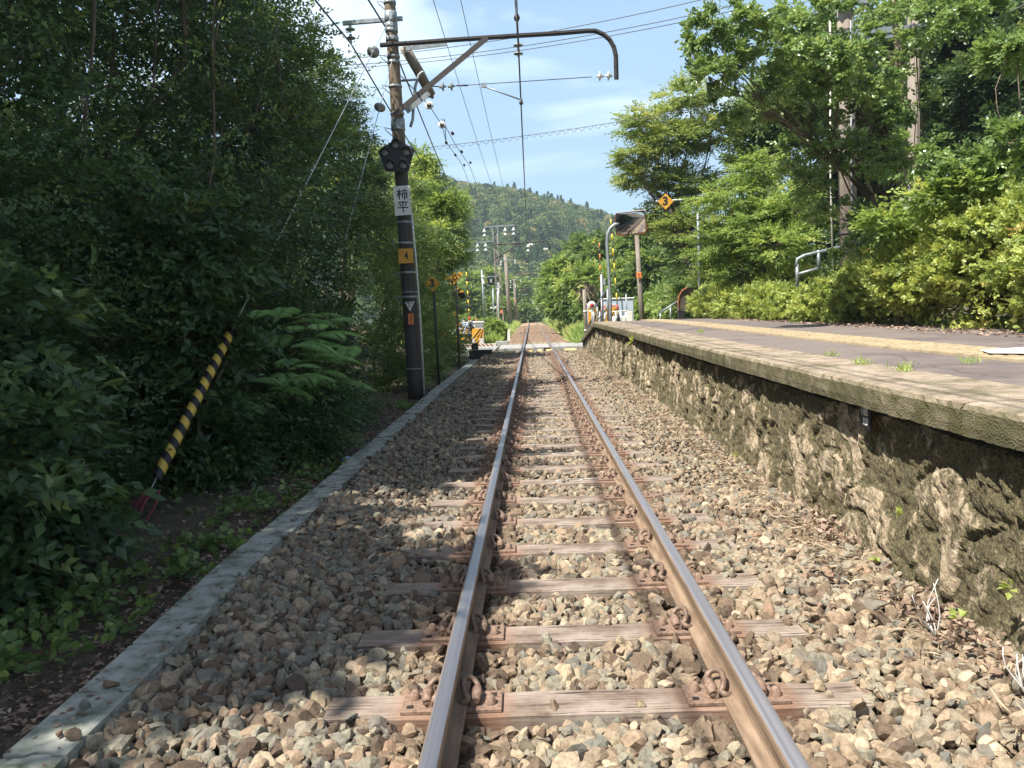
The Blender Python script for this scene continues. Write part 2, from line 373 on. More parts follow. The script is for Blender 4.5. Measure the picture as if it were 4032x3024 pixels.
    c = mixc(nt, ramp(nt, [(.4, 0), (.65, .7)], n2.outputs[0]).outputs[0], r.outputs[0], (.42, .35, .29))
    c = mixc(nt, ramp(nt, [(.40, 1), (.455, 0)], n.outputs[0]).outputs[0], c, (.035, .024, .018))
    sp = nt.nodes.new('ShaderNodeSeparateXYZ'); nt.links.new(v2, sp.inputs[0])
    ab = nt.nodes.new('ShaderNodeMath'); ab.operation = 'ABSOLUTE'; nt.links.new(sp.outputs[0], ab.inputs[0])
    sb = nt.nodes.new('ShaderNodeMath'); sb.operation = 'SUBTRACT'; nt.links.new(ab.outputs[0], sb.inputs[0]); sb.inputs[1].default_value = .566
    ab2 = nt.nodes.new('ShaderNodeMath'); ab2.operation = 'ABSOLUTE'; nt.links.new(sb.outputs[0], ab2.inputs[0])
    c = mixc(nt, ramp(nt, [(.19, .6), (.27, 0)], ab2.outputs[0]).outputs[0], c, (.25, .125, .07))
    nt.links.new(c, b.inputs['Base Color']); b.inputs['Roughness'].default_value = .85; bump(nt, b, n.outputs[0], .6, .006)
    # cable trough concrete
    m, nt, b = new_mat('trough'); v = objco(nt); n = noise(nt, 7, 8, .65, v); n2 = noise(nt, 90, 3, .6, v)
    r = ramp(nt, [(.34, (.09, .10, .06)), (.45, (.22, .235, .195)), (.56, (.33, .335, .295)), (.72, (.42, .41, .36))], n.outputs[0]); nt.links.new(r.outputs[0], b.inputs['Base Color']); b.inputs['Roughness'].default_value = .9; bump(nt, b, n2.outputs[0], .3, .003)
    # platform coping: washed pebbly concrete, mossy front
    m, nt, b = new_mat('coping'); v = objco(nt); n = noise(nt, 5, 8, .7, v); vo = nt.nodes.new('ShaderNodeTexVoronoi'); vo.inputs['Scale'].default_value = 95; nt.links.new(v, vo.inputs[0])
    n3 = noise(nt, 2.2, 8, .75, v)
    top = ramp(nt, [(.3, (.10, .08, .05)), (.48, (.29, .23, .165)), (.7, (.52, .43, .34))], n.outputs[0])
    peb = ramp(nt, [(.0, (.78, .66, .54)), (.18, (.46, .37, .28)), (.5, (.22, .17, .12))], vo.outputs['Distance']); c = mixc(nt, .4, top.outputs[0], peb.outputs[0])
    moss = mixc(nt, ramp(nt, [(.42, 0), (.7, .8)], n.outputs[0]).outputs[0], (.085, .078, .028), (.30, .25, .17))
    moss = mixc(nt, ramp(nt, [(.0, .55), (.16, 0)], vo.outputs['Distance']).outputs[0], moss, (.34, .28, .2))
    ge = nt.nodes.new('ShaderNodeNewGeometry'); s2 = nt.nodes.new('ShaderNodeSeparateXYZ'); nt.links.new(ge.outputs['True Normal'], s2.inputs[0])
    f = ramp(nt, [(.25, 0), (.8, 1)], s2.outputs[2]); c2 = mixc(nt, f.outputs[0], moss, c)
    c2 = mixc(nt, ramp(nt, [(.50, 0), (.60, .7)], n3.outputs[0]).outputs[0], c2, (.085, .08, .035))
    nt.links.new(c2, b.inputs['Base Color']); b.inputs['Roughness'].default_value = .95; bump(nt, b, vo.outputs['Distance'], .8, .006)
    # retaining wall: tan rock faces between dark moss
    m, nt, b = new_mat('rubble'); at = nt.nodes.new('ShaderNodeAttribute'); at.attribute_name = 'tint'
    v = objco(nt, (1, 1, .75)); n = noise(nt, 5.5, 10, .72, v, .8); n2 = noise(nt, 70, 5, .7, v); n3 = noise(nt, 16, 6, .7, v)
    rock = ramp(nt, [(.25, (.20, .155, .105)), (.45, (.42, .325, .215)), (.62, (.56, .46, .32)), (.8, (.66, .56, .42))], n3.outputs[0])
    moss = ramp(nt, [(.3, (.045, .038, .02)), (.55, (.14, .118, .06)), (.8, (.23, .195, .09))], n2.outputs[0])
    ad = nt.nodes.new('ShaderNodeMath'); ad.operation = 'ADD'; nt.links.new(n.outputs[0], ad.inputs[0]); nt.links.new(at.outputs['Fac'], ad.inputs[1])
    f = ramp(nt, [(.55, 0), (.64, 1)], ad.outputs[0]); c = mixc(nt, f.outputs[0], moss.outputs[0], rock.outputs[0])
    n4 = noise(nt, 9, 6, .8, objco(nt, (1, 1.6, .5))); c = mixc(nt, ramp(nt, [(.66, 0), (.7, .8)], n4.outputs[0]).outputs[0], c, (.34, .37, .27))
    c = mixc(nt, 1.0, c, ramp(nt, [(.3, .5), (.5, 1.0), (.72, 1.35)], n2.outputs[0]).outputs[0], 'MULTIPLY')
    nt.links.new(c, b.inputs['Base Color']); b.inputs['Roughness'].default_value = .95
    ad2 = nt.nodes.new('ShaderNodeMath'); ad2.operation = 'ADD'; nt.links.new(n2.outputs[0], ad2.inputs[0]); nt.links.new(n3.outputs[0], ad2.inputs[1]); bump(nt, b, ad2.outputs[0], .9, .025)
    # platform asphalt
    m, nt, b = new_mat('asphalt'); v = objco(nt); n = noise(nt, 1.6, 8, .65, v); vo = nt.nodes.new('ShaderNodeTexVoronoi'); vo.inputs['Scale'].default_value = 110; nt.links.new(v, vo.inputs[0])
    r = ramp(nt, [(.3, (.105, .085, .08)), (.6, (.15, .122, .113)), (.75, (.20, .165, .14))], n.outputs[0]); c = mixc(nt, ramp(nt, [(0, .6), (.25, 0)], vo.outputs['Distance']).outputs[0], r.outputs[0], (.27, .225, .19))
    nd = noise(nt, 1.8, 5, .6, v); vd = nt.nodes.new('ShaderNodeMixRGB'); vd.inputs[0].default_value = .25; nt.links.new(v, vd.inputs[1]); nt.links.new(nd.outputs[1], vd.inputs[2])
    vc = nt.nodes.new('ShaderNodeTexVoronoi'); vc.feature = 'DISTANCE_TO_EDGE'; vc.inputs['Scale'].default_value = .9; nt.links.new(vd.outputs[0], vc.inputs[0]); c = mixc(nt, ramp(nt, [(.0, .85), (.006, .0)], vc.outputs['Distance']).outputs[0], c, (.03, .025, .02))
    nl = noise(nt, .55, 4, .6, v); c = mixc(nt, ramp(nt, [(.5, 0), (.53, .55)], nl.outputs[0]).outputs[0], c, (.20, .165, .14))
    nt.links.new(c, b.inputs['Base Color']); b.inputs['Roughness'].default_value = .92; bump(nt, b, vo.outputs['Distance'], .5, .004)
    m, nt, b = new_mat('road'); v = objco(nt); n = noise(nt, 3, 8, .65, v); r = ramp(nt, [(.3, (.24, .235, .22)), (.7, (.38, .37, .345))], n.outputs[0]); nt.links.new(r.outputs[0], b.inputs['Base Color']); b.inputs['Roughness'].default_value = .9
    m, nt, b = new_mat('tactile'); v = objco(nt); n = noise(nt, 6, 8, .7, v); r = ramp(nt, [(.3, (.22, .18, .12)), (.5, (.40, .32, .20)), (.7, (.50, .41, .26))], n.outputs[0]); nt.links.new(r.outputs[0], b.inputs['Base Color']); b.inputs['Roughness'].default_value = .85
    m, nt, b = new_mat('pale_board'); v = objco(nt, (1, 1, 1)); n = noise(nt, 5, 6, .6, v); r = ramp(nt, [(.35, (.42, .34, .27)), (.65, (.70, .58, .46))], n.outputs[0]); nt.links.new(r.outputs[0], b.inputs['Base Color']); b.inputs['Roughness'].default_value = .85
    # wooden pole, dark below, browner towards the top
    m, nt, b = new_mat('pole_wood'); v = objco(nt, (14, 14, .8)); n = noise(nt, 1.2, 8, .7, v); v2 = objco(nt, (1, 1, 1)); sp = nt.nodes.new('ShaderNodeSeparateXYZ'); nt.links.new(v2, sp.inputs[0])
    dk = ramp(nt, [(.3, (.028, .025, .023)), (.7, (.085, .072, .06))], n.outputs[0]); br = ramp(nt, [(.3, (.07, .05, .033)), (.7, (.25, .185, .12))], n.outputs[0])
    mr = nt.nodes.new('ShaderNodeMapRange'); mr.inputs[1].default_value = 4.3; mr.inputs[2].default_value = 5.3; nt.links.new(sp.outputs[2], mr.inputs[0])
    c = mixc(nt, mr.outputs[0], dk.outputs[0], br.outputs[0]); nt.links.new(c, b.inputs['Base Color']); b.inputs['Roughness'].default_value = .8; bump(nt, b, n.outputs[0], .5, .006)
    m, nt, b = new_mat('concrete_pole'); v = objco(nt, (6, 6, .6)); n = noise(nt, 1.5, 8, .7, v); r = ramp(nt, [(.3, (.13, .10, .075)), (.6, (.27, .23, .185)), (.8, (.38, .34, .29))], n.outputs[0]); nt.links.new(r.outputs[0], b.inputs['Base Color']); b.inputs['Roughness'].default_value = .9
    m, nt, b = new_mat('bark'); v = objco(nt, (8, 8, 1.5)); n = noise(nt, 3, 8, .7, v); r = ramp(nt, [(.3, (.045, .033, .024)), (.7, (.17, .13, .10))], n.outputs[0]); nt.links.new(r.outputs[0], b.inputs['Base Color']); b.inputs['Roughness'].default_value = .9; bump(nt, b, n.outputs[0], .6, .01)
    m, nt, b = new_mat('pale_bark'); v = objco(nt, (8, 8, 1.5)); n = noise(nt, 3, 8, .7, v); r = ramp(nt, [(.3, (.12, .08, .055)), (.7, (.34, .26, .19))], n.outputs[0]); nt.links.new(r.outputs[0], b.inputs['Base Color']); b.inputs['Roughness'].default_value = .85
    paint('galv', (.33, .36, .37), .5, .5, .35, 9); paint('dark_steel', (.07, .06, .055), .6, .4, .45, 14); paint('wire', (.09, .09, .11), .5, .5)
    paint('porcelain', (.62, .62, .58), .25, 0, .15); paint('grey_porcelain', (.28, .30, .29), .3, 0, .2); paint('white', (.72, .72, .69), .5, 0, .12, 5, (.55, .52, .45))
    paint('road_white', (.72, .70, .64), .7, 0, .2, 9); paint('yellow', (.66, .33, .03), .45, 0, .2, 6); paint('bright_yellow', (.75, .52, .04), .45, 0, .12, 6); paint('black', (.018, .018, .02), .5, 0, .3)
    paint('orange', (.72, .22, .05), .5, 0, .15); paint('red', (.55, .035, .03), .5, 0, .2); paint('cabinet', (.50, .57, .66), .45, .1, .08, 3); paint('cream', (.68, .64, .56), .6, 0, .15, 4)
    paint('rust', (.33, .12, .05), .85, .1, .5, 8); paint('guy_yellow', (.62, .42, .07), .5, 0, .25, 15); paint('yellow_board', (.72, .62, .30), .75, 0, .25, 9)
    paint('lens', (.30, .29, .27), .15, 0, .4, 40); paint('hole', (.02, .014, .01), .9); paint('green_cable', (.17, .25, .24), .5); paint('lattice', (.42, .33, .29), .7, .2, .35, 5); paint('grey_plate', (.42, .39, .37), .6)
    paint('plastic_blue', (.05, .20, .42), .3, 0, .3, 20, (.6, .62, .66)); paint('slate', (.14, .15, .165), .7, 0, .25, 6); paint('red_cord', (.20, .03, .045), .7); paint('guy_steel', (.50, .52, .52), .45, .5, .25, 30)
    m, nt, b = new_mat('mirror'); b.inputs['Metallic'].default_value = 1; b.inputs['Roughness'].default_value = .02; b.inputs['Base Color'].default_value = (.80, .80, .78, 1)
    m, nt, b = new_mat('straw'); at = nt.nodes.new('ShaderNodeAttribute'); at.attribute_name = 'tint'
    r = ramp(nt, [(0, (.16, .11, .07)), (.5, (.34, .25, .16)), (1, (.52, .42, .29))], at.outputs['Fac']); nt.links.new(r.outputs[0], b.inputs['Base Color']); b.inputs['Roughness'].default_value = .8
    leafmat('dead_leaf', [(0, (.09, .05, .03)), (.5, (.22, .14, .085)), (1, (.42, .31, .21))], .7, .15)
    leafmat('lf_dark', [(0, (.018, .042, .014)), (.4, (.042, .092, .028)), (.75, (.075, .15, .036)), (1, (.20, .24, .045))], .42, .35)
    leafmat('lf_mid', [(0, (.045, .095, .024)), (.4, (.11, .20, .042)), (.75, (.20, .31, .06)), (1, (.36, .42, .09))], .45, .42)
    leafmat('lf_bright', [(0, (.07, .14, .025)), (.4, (.17, .28, .045)), (.75, (.28, .40, .07)), (1, (.42, .47, .09))], .45, .45)
    leafmat('lf_hedge', [(0, (.07, .13, .025)), (.3, (.21, .31, .05)), (.7, (.42, .51, .09)), (.97, (.58, .66, .14)), (1, (.55, .40, .12))], .36, .38)
    leafmat('lf_gloss', [(0, (.06, .12, .03)), (.5, (.17, .29, .06)), (1, (.32, .44, .11))], .27, .35, .8)
    leafmat('lf_fern', [(0, (.10, .22, .06)), (.5, (.21, .43, .12)), (1, (.34, .55, .17))], .5, .4)
    leafmat('lf_maple', [(0, (.09, .15, .03)), (.5, (.22, .32, .06)), (1, (.40, .44, .10))], .5, .42)
    leafmat('grass', [(0, (.14, .24, .04)), (.5, (.32, .46, .09)), (.85, (.56, .56, .18)), (1, (.68, .56, .30))], .6, .4)
    leafmat('hill_tree', [(0, (.014, .042, .018)), (.35, (.035, .095, .03)), (.65, (.09, .17, .04)), (.85, (.19, .24, .06)), (1, (.30, .26, .08))], .8, .25, .2)
build_materials()
M = MATS

# ------------------------------------------------------------------ the ground
def smooth(a, b, x): t = np.clip((x-a)/(b-a), 0, 1); return t*t*(3-2*t)
def track_z(y):                                # rail head height down the line
    return -1.1*smooth(90, 260, y)*1.0+0.0*y
def track_x(y): return -0.9*smooth(60, 230, y)*(np.asarray(y)-60)/170*0.9
def ground_z(x, y):
    x = np.asarray(x, float); y = np.asarray(y, float)
    h = np.full(np.broadcast(x, y).shape, -.27)
    near = 1-smooth(30, 36, y)
    left = smooth(-3.1, -9, x)*2.3*near+smooth(-2.2, -3.0, x)*.10*near
    h = h+left
    h = h+near*smooth(2.1, 2.3, x)*1.02*(1-.9*smooth(25, 31, y))+smooth(6.5, 14, x)*1.2*near
    far = smooth(37, 44, y)
    h = h-far*(smooth(-1.6, -3.6, x)*.55+smooth(1.7, 3.2, x)*.15)+far*smooth(3.2, 7, x)*.3
    h = h+track_z(y)*1.0+.35*smooth(120, 220, y)
    return h
ys = np.concatenate([np.arange(-30, 45, .5), np.arange(45, 120, 2.), np.arange(120, 280, 6.), [300, 360, 500, 900, 2500]])
xs = np.concatenate([[-2500, -600, -200, -100], np.arange(-60, -10, 3.), np.arange(-10, 14, .35), np.arange(14, 60, 3.), [100, 200, 600, 2500]])
XX, YY = np.meshgrid(xs, ys); ZZ = ground_z(np.clip(XX, -60, 60), np.clip(YY, -30, 280)); 
Vg = np.stack([XX, YY, ZZ], -1).reshape(-1, 3); nx = len(xs); ny = len(ys)
ii = (np.arange(ny-1)[:, None]*nx+np.arange(nx-1)[None]).ravel(); Fg = np.stack([ii, ii+1, ii+nx+1, ii+nx], 1)
cen = Vg[Fg].mean(1); mi = np.where(cen[:, 1] < 33, 0, 1)
g = link_mesh('ground', np_mesh('ground', Vg, Fg, [M['soil'], M['meadow']], mi, smooth=True)); tag(g, kind='structure')

# ballast bed under the stones (a sheet with shoulders), rusty beyond the crossing
def bed(name, y0, y1, x0, x1, mat, step, zoff):
    yy = np.arange(y0, y1+1e-6, step); xx = np.linspace(x0, x1, 15)
    X, Y = np.meshgrid(xx, yy); sh = np.clip((np.abs(X)-1.35)/.9, 0, 1)**1.5
    Z = zoff+track_z(Y)-(sh*.45 if y0 > 30 else 0)+(.05*smooth(1.2, 1.8, X) if y0 < 30 else 0)
    X = X+track_x(Y)
    n = len(xx); k = (np.arange(len(yy)-1)[:, None]*n+np.arange(n-1)[None]).ravel()
    o = link_mesh(name, np_mesh(name, np.stack([X, Y, Z], -1).reshape(-1, 3), np.stack([k, k+1, k+n+1, k+n], 1), [mat], smooth=True)); tag(o, kind='structure')
bed('ballast_bed', -12, 33.2, -2.2, 1.95, M['fines'], .6, -.232)
bed('ballast_bed', 36.9, 262, -2.6, 2.6, M['rust_ballast'], 1.5, -.17)

# ------------------------------------------------------------------ ballast stones
def ico():
    p = (1+5**.5)/2; v = []
    for a in (-1, 1):
        for b_ in (-p, p): v += [(0, a, b_), (a, b_, 0), (b_, 0, a)]
    v = unit(np.array(v, float)); F = []
    for i in range(12):
        for j in range(i+1, 12):
            for k in range(j+1, 12):
                if max(np.linalg.norm(v[i]-v[j]), np.linalg.norm(v[j]-v[k]), np.linalg.norm(v[i]-v[k])) < 1.1:
                    f = [i, j, k] if np.dot(np.cross(v[j]-v[i], v[k]-v[i]), v[i]) > 0 else [i, k, j]; F.append(f)
    return v, np.array(F)
IV, IF = ico()
def rock_templates(rng, n=14):
    T = []
    for _ in range(n):
        v = IV*(1+rng.uniform(-.28, .25, (12, 1)))
        for _c in range(rng.integers(2, 5)):     # cleave flat faces
            d = unit(rng.normal(0, 1, 3)); h = rng.uniform(.45, .8); s = v@d; v = v-np.outer(np.maximum(s-h, 0), d)
        T.append(v*np.array([1, rng.uniform(.65, 1), rng.uniform(.5, .85)]))
    return np.array(T)
RT = rock_templates(RNG)
def subdiv(V, F):
    V = [tuple(v) for v in V]; mid = {}; G_ = []
    def m_(a, b):
        k = (min(a, b), max(a, b))
        if k not in mid: p = (np.array(V[a])+np.array(V[b]))/2; V.append(tuple(p/np.linalg.norm(p))); mid[k] = len(V)-1
        return mid[k]
    for a, b, c in F: x, y, z = m_(a, b), m_(b, c), m_(c, a); G_ += [[a, x, z], [b, y, x], [c, z, y], [x, y, z]]
    return np.array(V), np.array(G_)
IV2, IF2 = subdiv(IV, IF)
def rock_templates2(rng, n=22):
    T = []
    for _ in range(n):
        v = IV2*(1+rng.uniform(-.10, .10, (len(IV2), 1)))
        for _c in range(rng.integers(6, 10)): d = unit(rng.normal(0, 1, 3)); h = rng.uniform(.38, .72); s = v@d; v = v-np.outer(np.maximum(s-h, 0), d)
        v = v*(1+rng.uniform(-.06, .06, (len(IV2), 1)))*1.35
        T.append(v*np.array([1, rng.uniform(.6, 1), rng.uniform(.45, .85)]))
    return np.array(T)
RT2 = rock_templates2(RNG)
def rand_rot(rng, n, flatness=1.0):
    q = rng.normal(0, 1, (n, 4)); q[:, 1:3] *= flatness; q = unit(q); w, x, y, z = q.T
    return np.stack([np.stack([1-2*(y*y+z*z), 2*(x*y-z*w), 2*(x*z+y*w)], -1), np.stack([2*(x*y+z*w), 1-2*(x*x+z*z), 2*(y*z-x*w)], -1), np.stack([2*(x*z-y*w), 2*(y*z+x*w), 1-2*(x*x+y*y)], -1)], 1)
def stones(rng, P, size, tint, fine=False):
    n = len(P); R = rand_rot(rng, n, .7); T_, F_ = (RT2, IF2) if fine else (RT, IF); t = T_[rng.integers(0, len(T_), n)]; nv = t.shape[1]
    V = np.einsum('nij,nkj->nki', R, t)*size[:, None, None]+P[:, None]
    F = (F_[None]+(np.arange(n)*nv)[:, None, None]).reshape(-1, 3)
    return V.reshape(-1, 3), F, np.repeat(tint, nv)
def bal_h(x, y):      # surface of the ballast
    h = -.205+.02*np.sin(x*3.1+y*1.7)*np.sin(y*2.3-x)
    h = h+.075*smooth(1.0, 1.75, x)+.07*smooth(-1.15, -1.8, x)
    return h
SLEEPERS = []
y = 3.21
while y < 32.9:
    SLEEPERS.append(y); y += .725 if y < 8.8 else .655
SLEEPERS = np.array([-1.15, -.42, .30, 1.03, 1.76, 2.485]+SLEEPERS)
def ballast(name, y0, y1, sp, smin, smax, seed):
    rng = np.random.default_rng(seed); x = np.arange(-1.93, 1.9, sp); yv = np.arange(y0, y1, sp)
    X, Y = [a.ravel()+rng.uniform(-.5, .5, a.size)*sp for a in np.meshgrid(x, yv)]
    near_s = np.min(np.abs((Y-0.012*X)[:, None]-SLEEPERS[None]), 1)
    on = (near_s < .105+.02) & (np.abs(X) < 1.07)
    keep = ~on | (rng.random(len(X)) < np.where(X > .82, .10, .012))
    rail = (np.abs(np.abs(X)-.566) < .085); keep &= ~rail
    keep &= ~((near_s < .13) & (np.abs(np.abs(X)-.566) < .25))
    X, Y, on = X[keep], Y[keep], on[keep]
    s = rng.uniform(smin, smax, len(X))**1.0*rng.choice([.62, .95, 1.35], len(X), p=[.36, .46, .18])
    s = s*np.where(X > 1.1, .88, 1.0)
    Z = np.where(on, -.17+s*.35, bal_h(X, Y)+rng.normal(0, .009, len(X)))
    patch = .5+.5*np.sin(X*1.3+Y*.35)*np.sin(Y*.8-X*.7)
    tint = np.clip(rng.beta(1.6, 1.7, len(X))*.96+.04*(patch-.5), 0, .985)
    dust = (np.abs(np.abs(X)-.566) < .24) & (rng.random(len(X)) < .75); tint = np.where(dust, rng.uniform(.0, .27, len(X)), tint); lft_shade = (X < -.80) & (rng.random(len(X)) < .5); tint = np.where(lft_shade, rng.choice([.02, .12, .40, .44, .67], len(X)), tint); redz = rng.random(len(X)) < .008; tint = np.where(redz, 1.0, tint)  # rail dust; many stones left of the track carry tree shade in their tint
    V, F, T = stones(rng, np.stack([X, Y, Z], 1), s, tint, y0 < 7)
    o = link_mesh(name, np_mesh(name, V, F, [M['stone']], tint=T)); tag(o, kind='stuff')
ballast('ballast_stones', 1.9, 7.0, .037, .026, .041, 1)
ballast('ballast_stones', 7.0, 14.0, .046, .030, .042, 2)
ballast('ballast_stones', 14.0, 33.1, .068, .038, .054, 3)
def far_stones():
    rng = np.random.default_rng(5); n = 15000; Y = 37+60*rng.random(n)**1.6; X = rng.uniform(-2.1, 2.1, n)
    Z = -.16+track_z(Y)-np.clip((np.abs(X)-1.35)/.9, 0, 1)**1.5*.45
    k = np.abs(np.abs(X)-.566) > .1; X, Y, Z = X[k], Y[k], Z[k]
    t = np.where(Y < 42, rng.uniform(.4, .95, len(X)), np.where(rng.random(len(X)) < .5, rng.uniform(.12, .33, len(X)), 1.0))
    V, F, T = stones(rng, np.stack([X+track_x(Y), Y, Z], 1), rng.uniform(.04, .065, len(X)), t)
    o = link_mesh('ballast_stones', np_mesh('ballast_stones', V, F, [M['stone']], tint=T)); tag(o, kind='stuff')
far_stones()

# ------------------------------------------------------------------ rails
def rail(x0, label):
    prof = [(-.0635, -.153), (.0635, -.153), (.0635, -.143), (.012, -.125), (.0075, -.115), (.0075, -.045), (.032, -.034), (.0325, -.009), (.028, -.002), (.02, 0), (-.02, 0), (-.028, -.002), (-.0325, -.009), (-.032, -.034), (-.0075, -.045), (-.0075, -.115), (-.012, -.125), (-.0635, -.143)]
    yy = np.concatenate([[-30, -10], np.arange(0, 60, 4.), np.arange(60, 262, 4.)]); n = len(prof)
    V = np.array([[x0+track_x(y)+px, y, pz+track_z(y)] for y in yy for px, pz in prof]); F = []; mi = []
    for i in range(len(yy)-1):
        for k in range(n): F.append([i*n+k, i*n+(k+1) % n, (i+1)*n+(k+1) % n, (i+1)*n+k]); mi.append(1 if 7 < k < 11 else 0)
    o = link_mesh('rail', np_mesh('rail', V, np.array(F), [M['rail_rust'], M['rail_head']], mi)); tag(o, label, 'rail', 'running rails of the single track')
rail(-.566, 'steel rail running down the track on the side of the concrete cable trough')
rail(.566, 'steel rail running down the track on the side of the platform wall')

# ------------------------------------------------------------------ sleepers
def make_sleeper(y0):
    root = empty('sleeper', (0, y0, -.17), cat='sleeper')
    rng = np.random.default_rng(11)
    mb = MB(); nseg = 18
    for i in range(nseg+1):
        x = -1.07+2.14*i/nseg
        w = .1+rng.normal(0, .0018); h = rng.normal(0, .0012)
        mb.V += [(x, y0-w, -.172+h-.13), (x, y0-w, -.177+h), (x, y0-w+.006, -.17+h), (x, y0+w-.006, -.17+h), (x, y0+w, -.177+h), (x, y0+w, -.172+h-.13)]
    for i in range(nseg):
        for k in range(5): mb.F.append([i*6+k, i*6+k+1, (i+1)*6+k+1, (i+1)*6+k]); mb.M.append(0); mb.S.append(False)
    mb.F += [[5, 4, 3, 2, 1, 0], [nseg*6+k for k in range(6)]]; mb.M += [0, 0]; mb.S += [False, False]
    mb.build('timber', [M['timber']], root)
    for s in (-1, 1):
        x = s*.566; mb = MB()
        mb.box((x, y0, -.1615), (.40, .165, .015), bev=.002)
        for q in (-1, 1):
            mb.box((x+q*.084, y0, -.142), (.026, .105, .03), bev=.005)             # shoulder
            mb.tube([(x+q*.095, y0-.052, -.135), (x+q*.10, y0-.02, -.122), (x+q*.10, y0+.02, -.122), (x+q*.095, y0+.052, -.135)], [.018, .022, .022, .018], 8)
        pl = mb.build('tie_plate', [M['iron']], root)
        for q in (-1, 1):
            c = MB(); c.lathe((x+q*.155, y0-.03*q, -.154), [(.024, 0), (.024, .008), (.019, .015), (.017, .03), (.008, .036), (.001, .037)], 10); c.build('screw_spike', [M['iron']], pl)
            c = MB(); c.box((x+q*.165, y0+.045*q, -.1535), (.026, .026, .003)); c.build('square_hole', [M['hole']], pl)
            # spring clip: a C-shaped bar whose end presses on the rail foot
            def cp(u, v_, w): return (x+q*(.07+(u-.07)*1.15), y0+v_*1.1, -.135+(w+.135)*1.25)
            pts = [cp(.096, -.05, -.132), cp(.098, .03, -.13), cp(.094, .062, -.122), cp(.076, .075, -.108), cp(.056, .062, -.098), cp(.046, .03, -.098), cp(.05, -.01, -.104), cp(.058, -.038, -.114), cp(.068, -.05, -.125), cp(.05, -.058, -.134), cp(.036, -.05, -.135)]
            P = [Vector(p) for p in pts]; fine = []
            for i in range(len(P)-1):
                p0, p1, p2, p3 = P[max(i-1, 0)], P[i], P[i+1], P[min(i+2, len(P)-1)]
                for t in (0, .33, .66): fine.append(.5*((2*p1)+(p2-p0)*t+(2*p0-5*p1+4*p2-p3)*t*t+(3*p1-p0-3*p2+p3)*t**3))
            fine.append(P[-1]); c = MB(); c.tube(fine, .0125, 7); c.build('rail_clip', [M['spring']], pl)
    return root
SL_LABEL = 'weathered wooden sleeper with rusty plates and spring clips under both rails'
def place_sleepers():
    proto = make_sleeper(3.21); proto.rotation_euler.z = .012
    extra = {3.21: 'reddish brown wooden sleeper nearest the camera, a stone lying on its end', }
    proto['label'] = extra[3.21]; proto['group'] = 'wooden sleepers under the rails'
    rng = random.Random(4); circ = {}
    for y in SLEEPERS:
        if abs(y-3.21) < .01 or y < 3: continue
        c = copy_tree(proto); c.location.y = y; c.rotation_euler.z = .012+rng.uniform(-.012, .012); c.location.x = rng.uniform(-.02, .02); c.location.z = -.17+rng.uniform(-.006, .0)
        c['label'] = SL_LABEL; c['group'] = 'wooden sleepers under the rails'; circ[round(float(y), 2)] = c
    kinds = [(7.56, .10, 'sleeper with a white chalk ring and a long white chalk stroke', True), (9.13, .10, 'sleeper nearly under the platform plate with a white ring and stroke', True), (10.44, .0, 'sleeper painted with two short white dashes', False), (11.10, .02, 'sleeper with a small white ring and clean timber round it', None), (12.41, -.02, 'sleeper with a white ring beside a long faint stroke', True), (13.06, -.05, 'sleeper with one narrow white ring, the farthest ring on the track', None)]
    for yy, xo, lab, st in kinds:
        k = min(circ, key=lambda q: abs(q-yy)); c = circ[k]; c['label'] = lab; c.rotation_euler.z = .012; c.location.x = 0; c.location.z = -.17
        mb = MB(); n = 28; yc = 3.21
        if st is not False:
            for i in range(n):
                a0, a1 = 2*math.pi*i/n, 2*math.pi*(i+1)/n
                mb.add([(xo+ro*math.cos(a)*1.0, yc+ro*.42*math.sin(a), -.1665) for a, ro in ((a0, .125), (a0, .108), (a1, .108), (a1, .125))][::-1], [(0, 1, 2, 3)])
            if st: mb.add([(xo+.14, yc+.035, -.1665), (xo+.36, yc+.045, -.1665), (xo+.36, yc+.062, -.1665), (xo+.14, yc+.055, -.1665)], [(0, 1, 2, 3)])
        else:
            for x0 in (-.3, -.06): mb.add([(x0, yc+.0, -.1665), (x0+.16, yc+.0, -.1665), (x0+.16, yc+.03, -.1665), (x0, yc+.03, -.1665)], [(0, 1, 2, 3)])
        off = np.array([0, 3.21, -.17]); me = np_mesh('chalk_mark', np.array(mb.V)-off, mb.F, [M['road_white']]); link_mesh('chalk_mark', me, c)
    # sleepers beyond the crossing, mostly buried in rusty ballast
    for i in range(30):
        y = 37.6+i*.8; b = MB(); b.box((track_x(y), y, -.19+track_z(y)), (2.1, .2, .08), bev=.01); o = b.build('sleeper', [M['timber']], None, (0, y, -.2))
        tag(o, 'brown sleeper half buried in rusty stones beyond the level crossing', 'sleeper', 'sleepers beyond the level crossing')
place_sleepers()

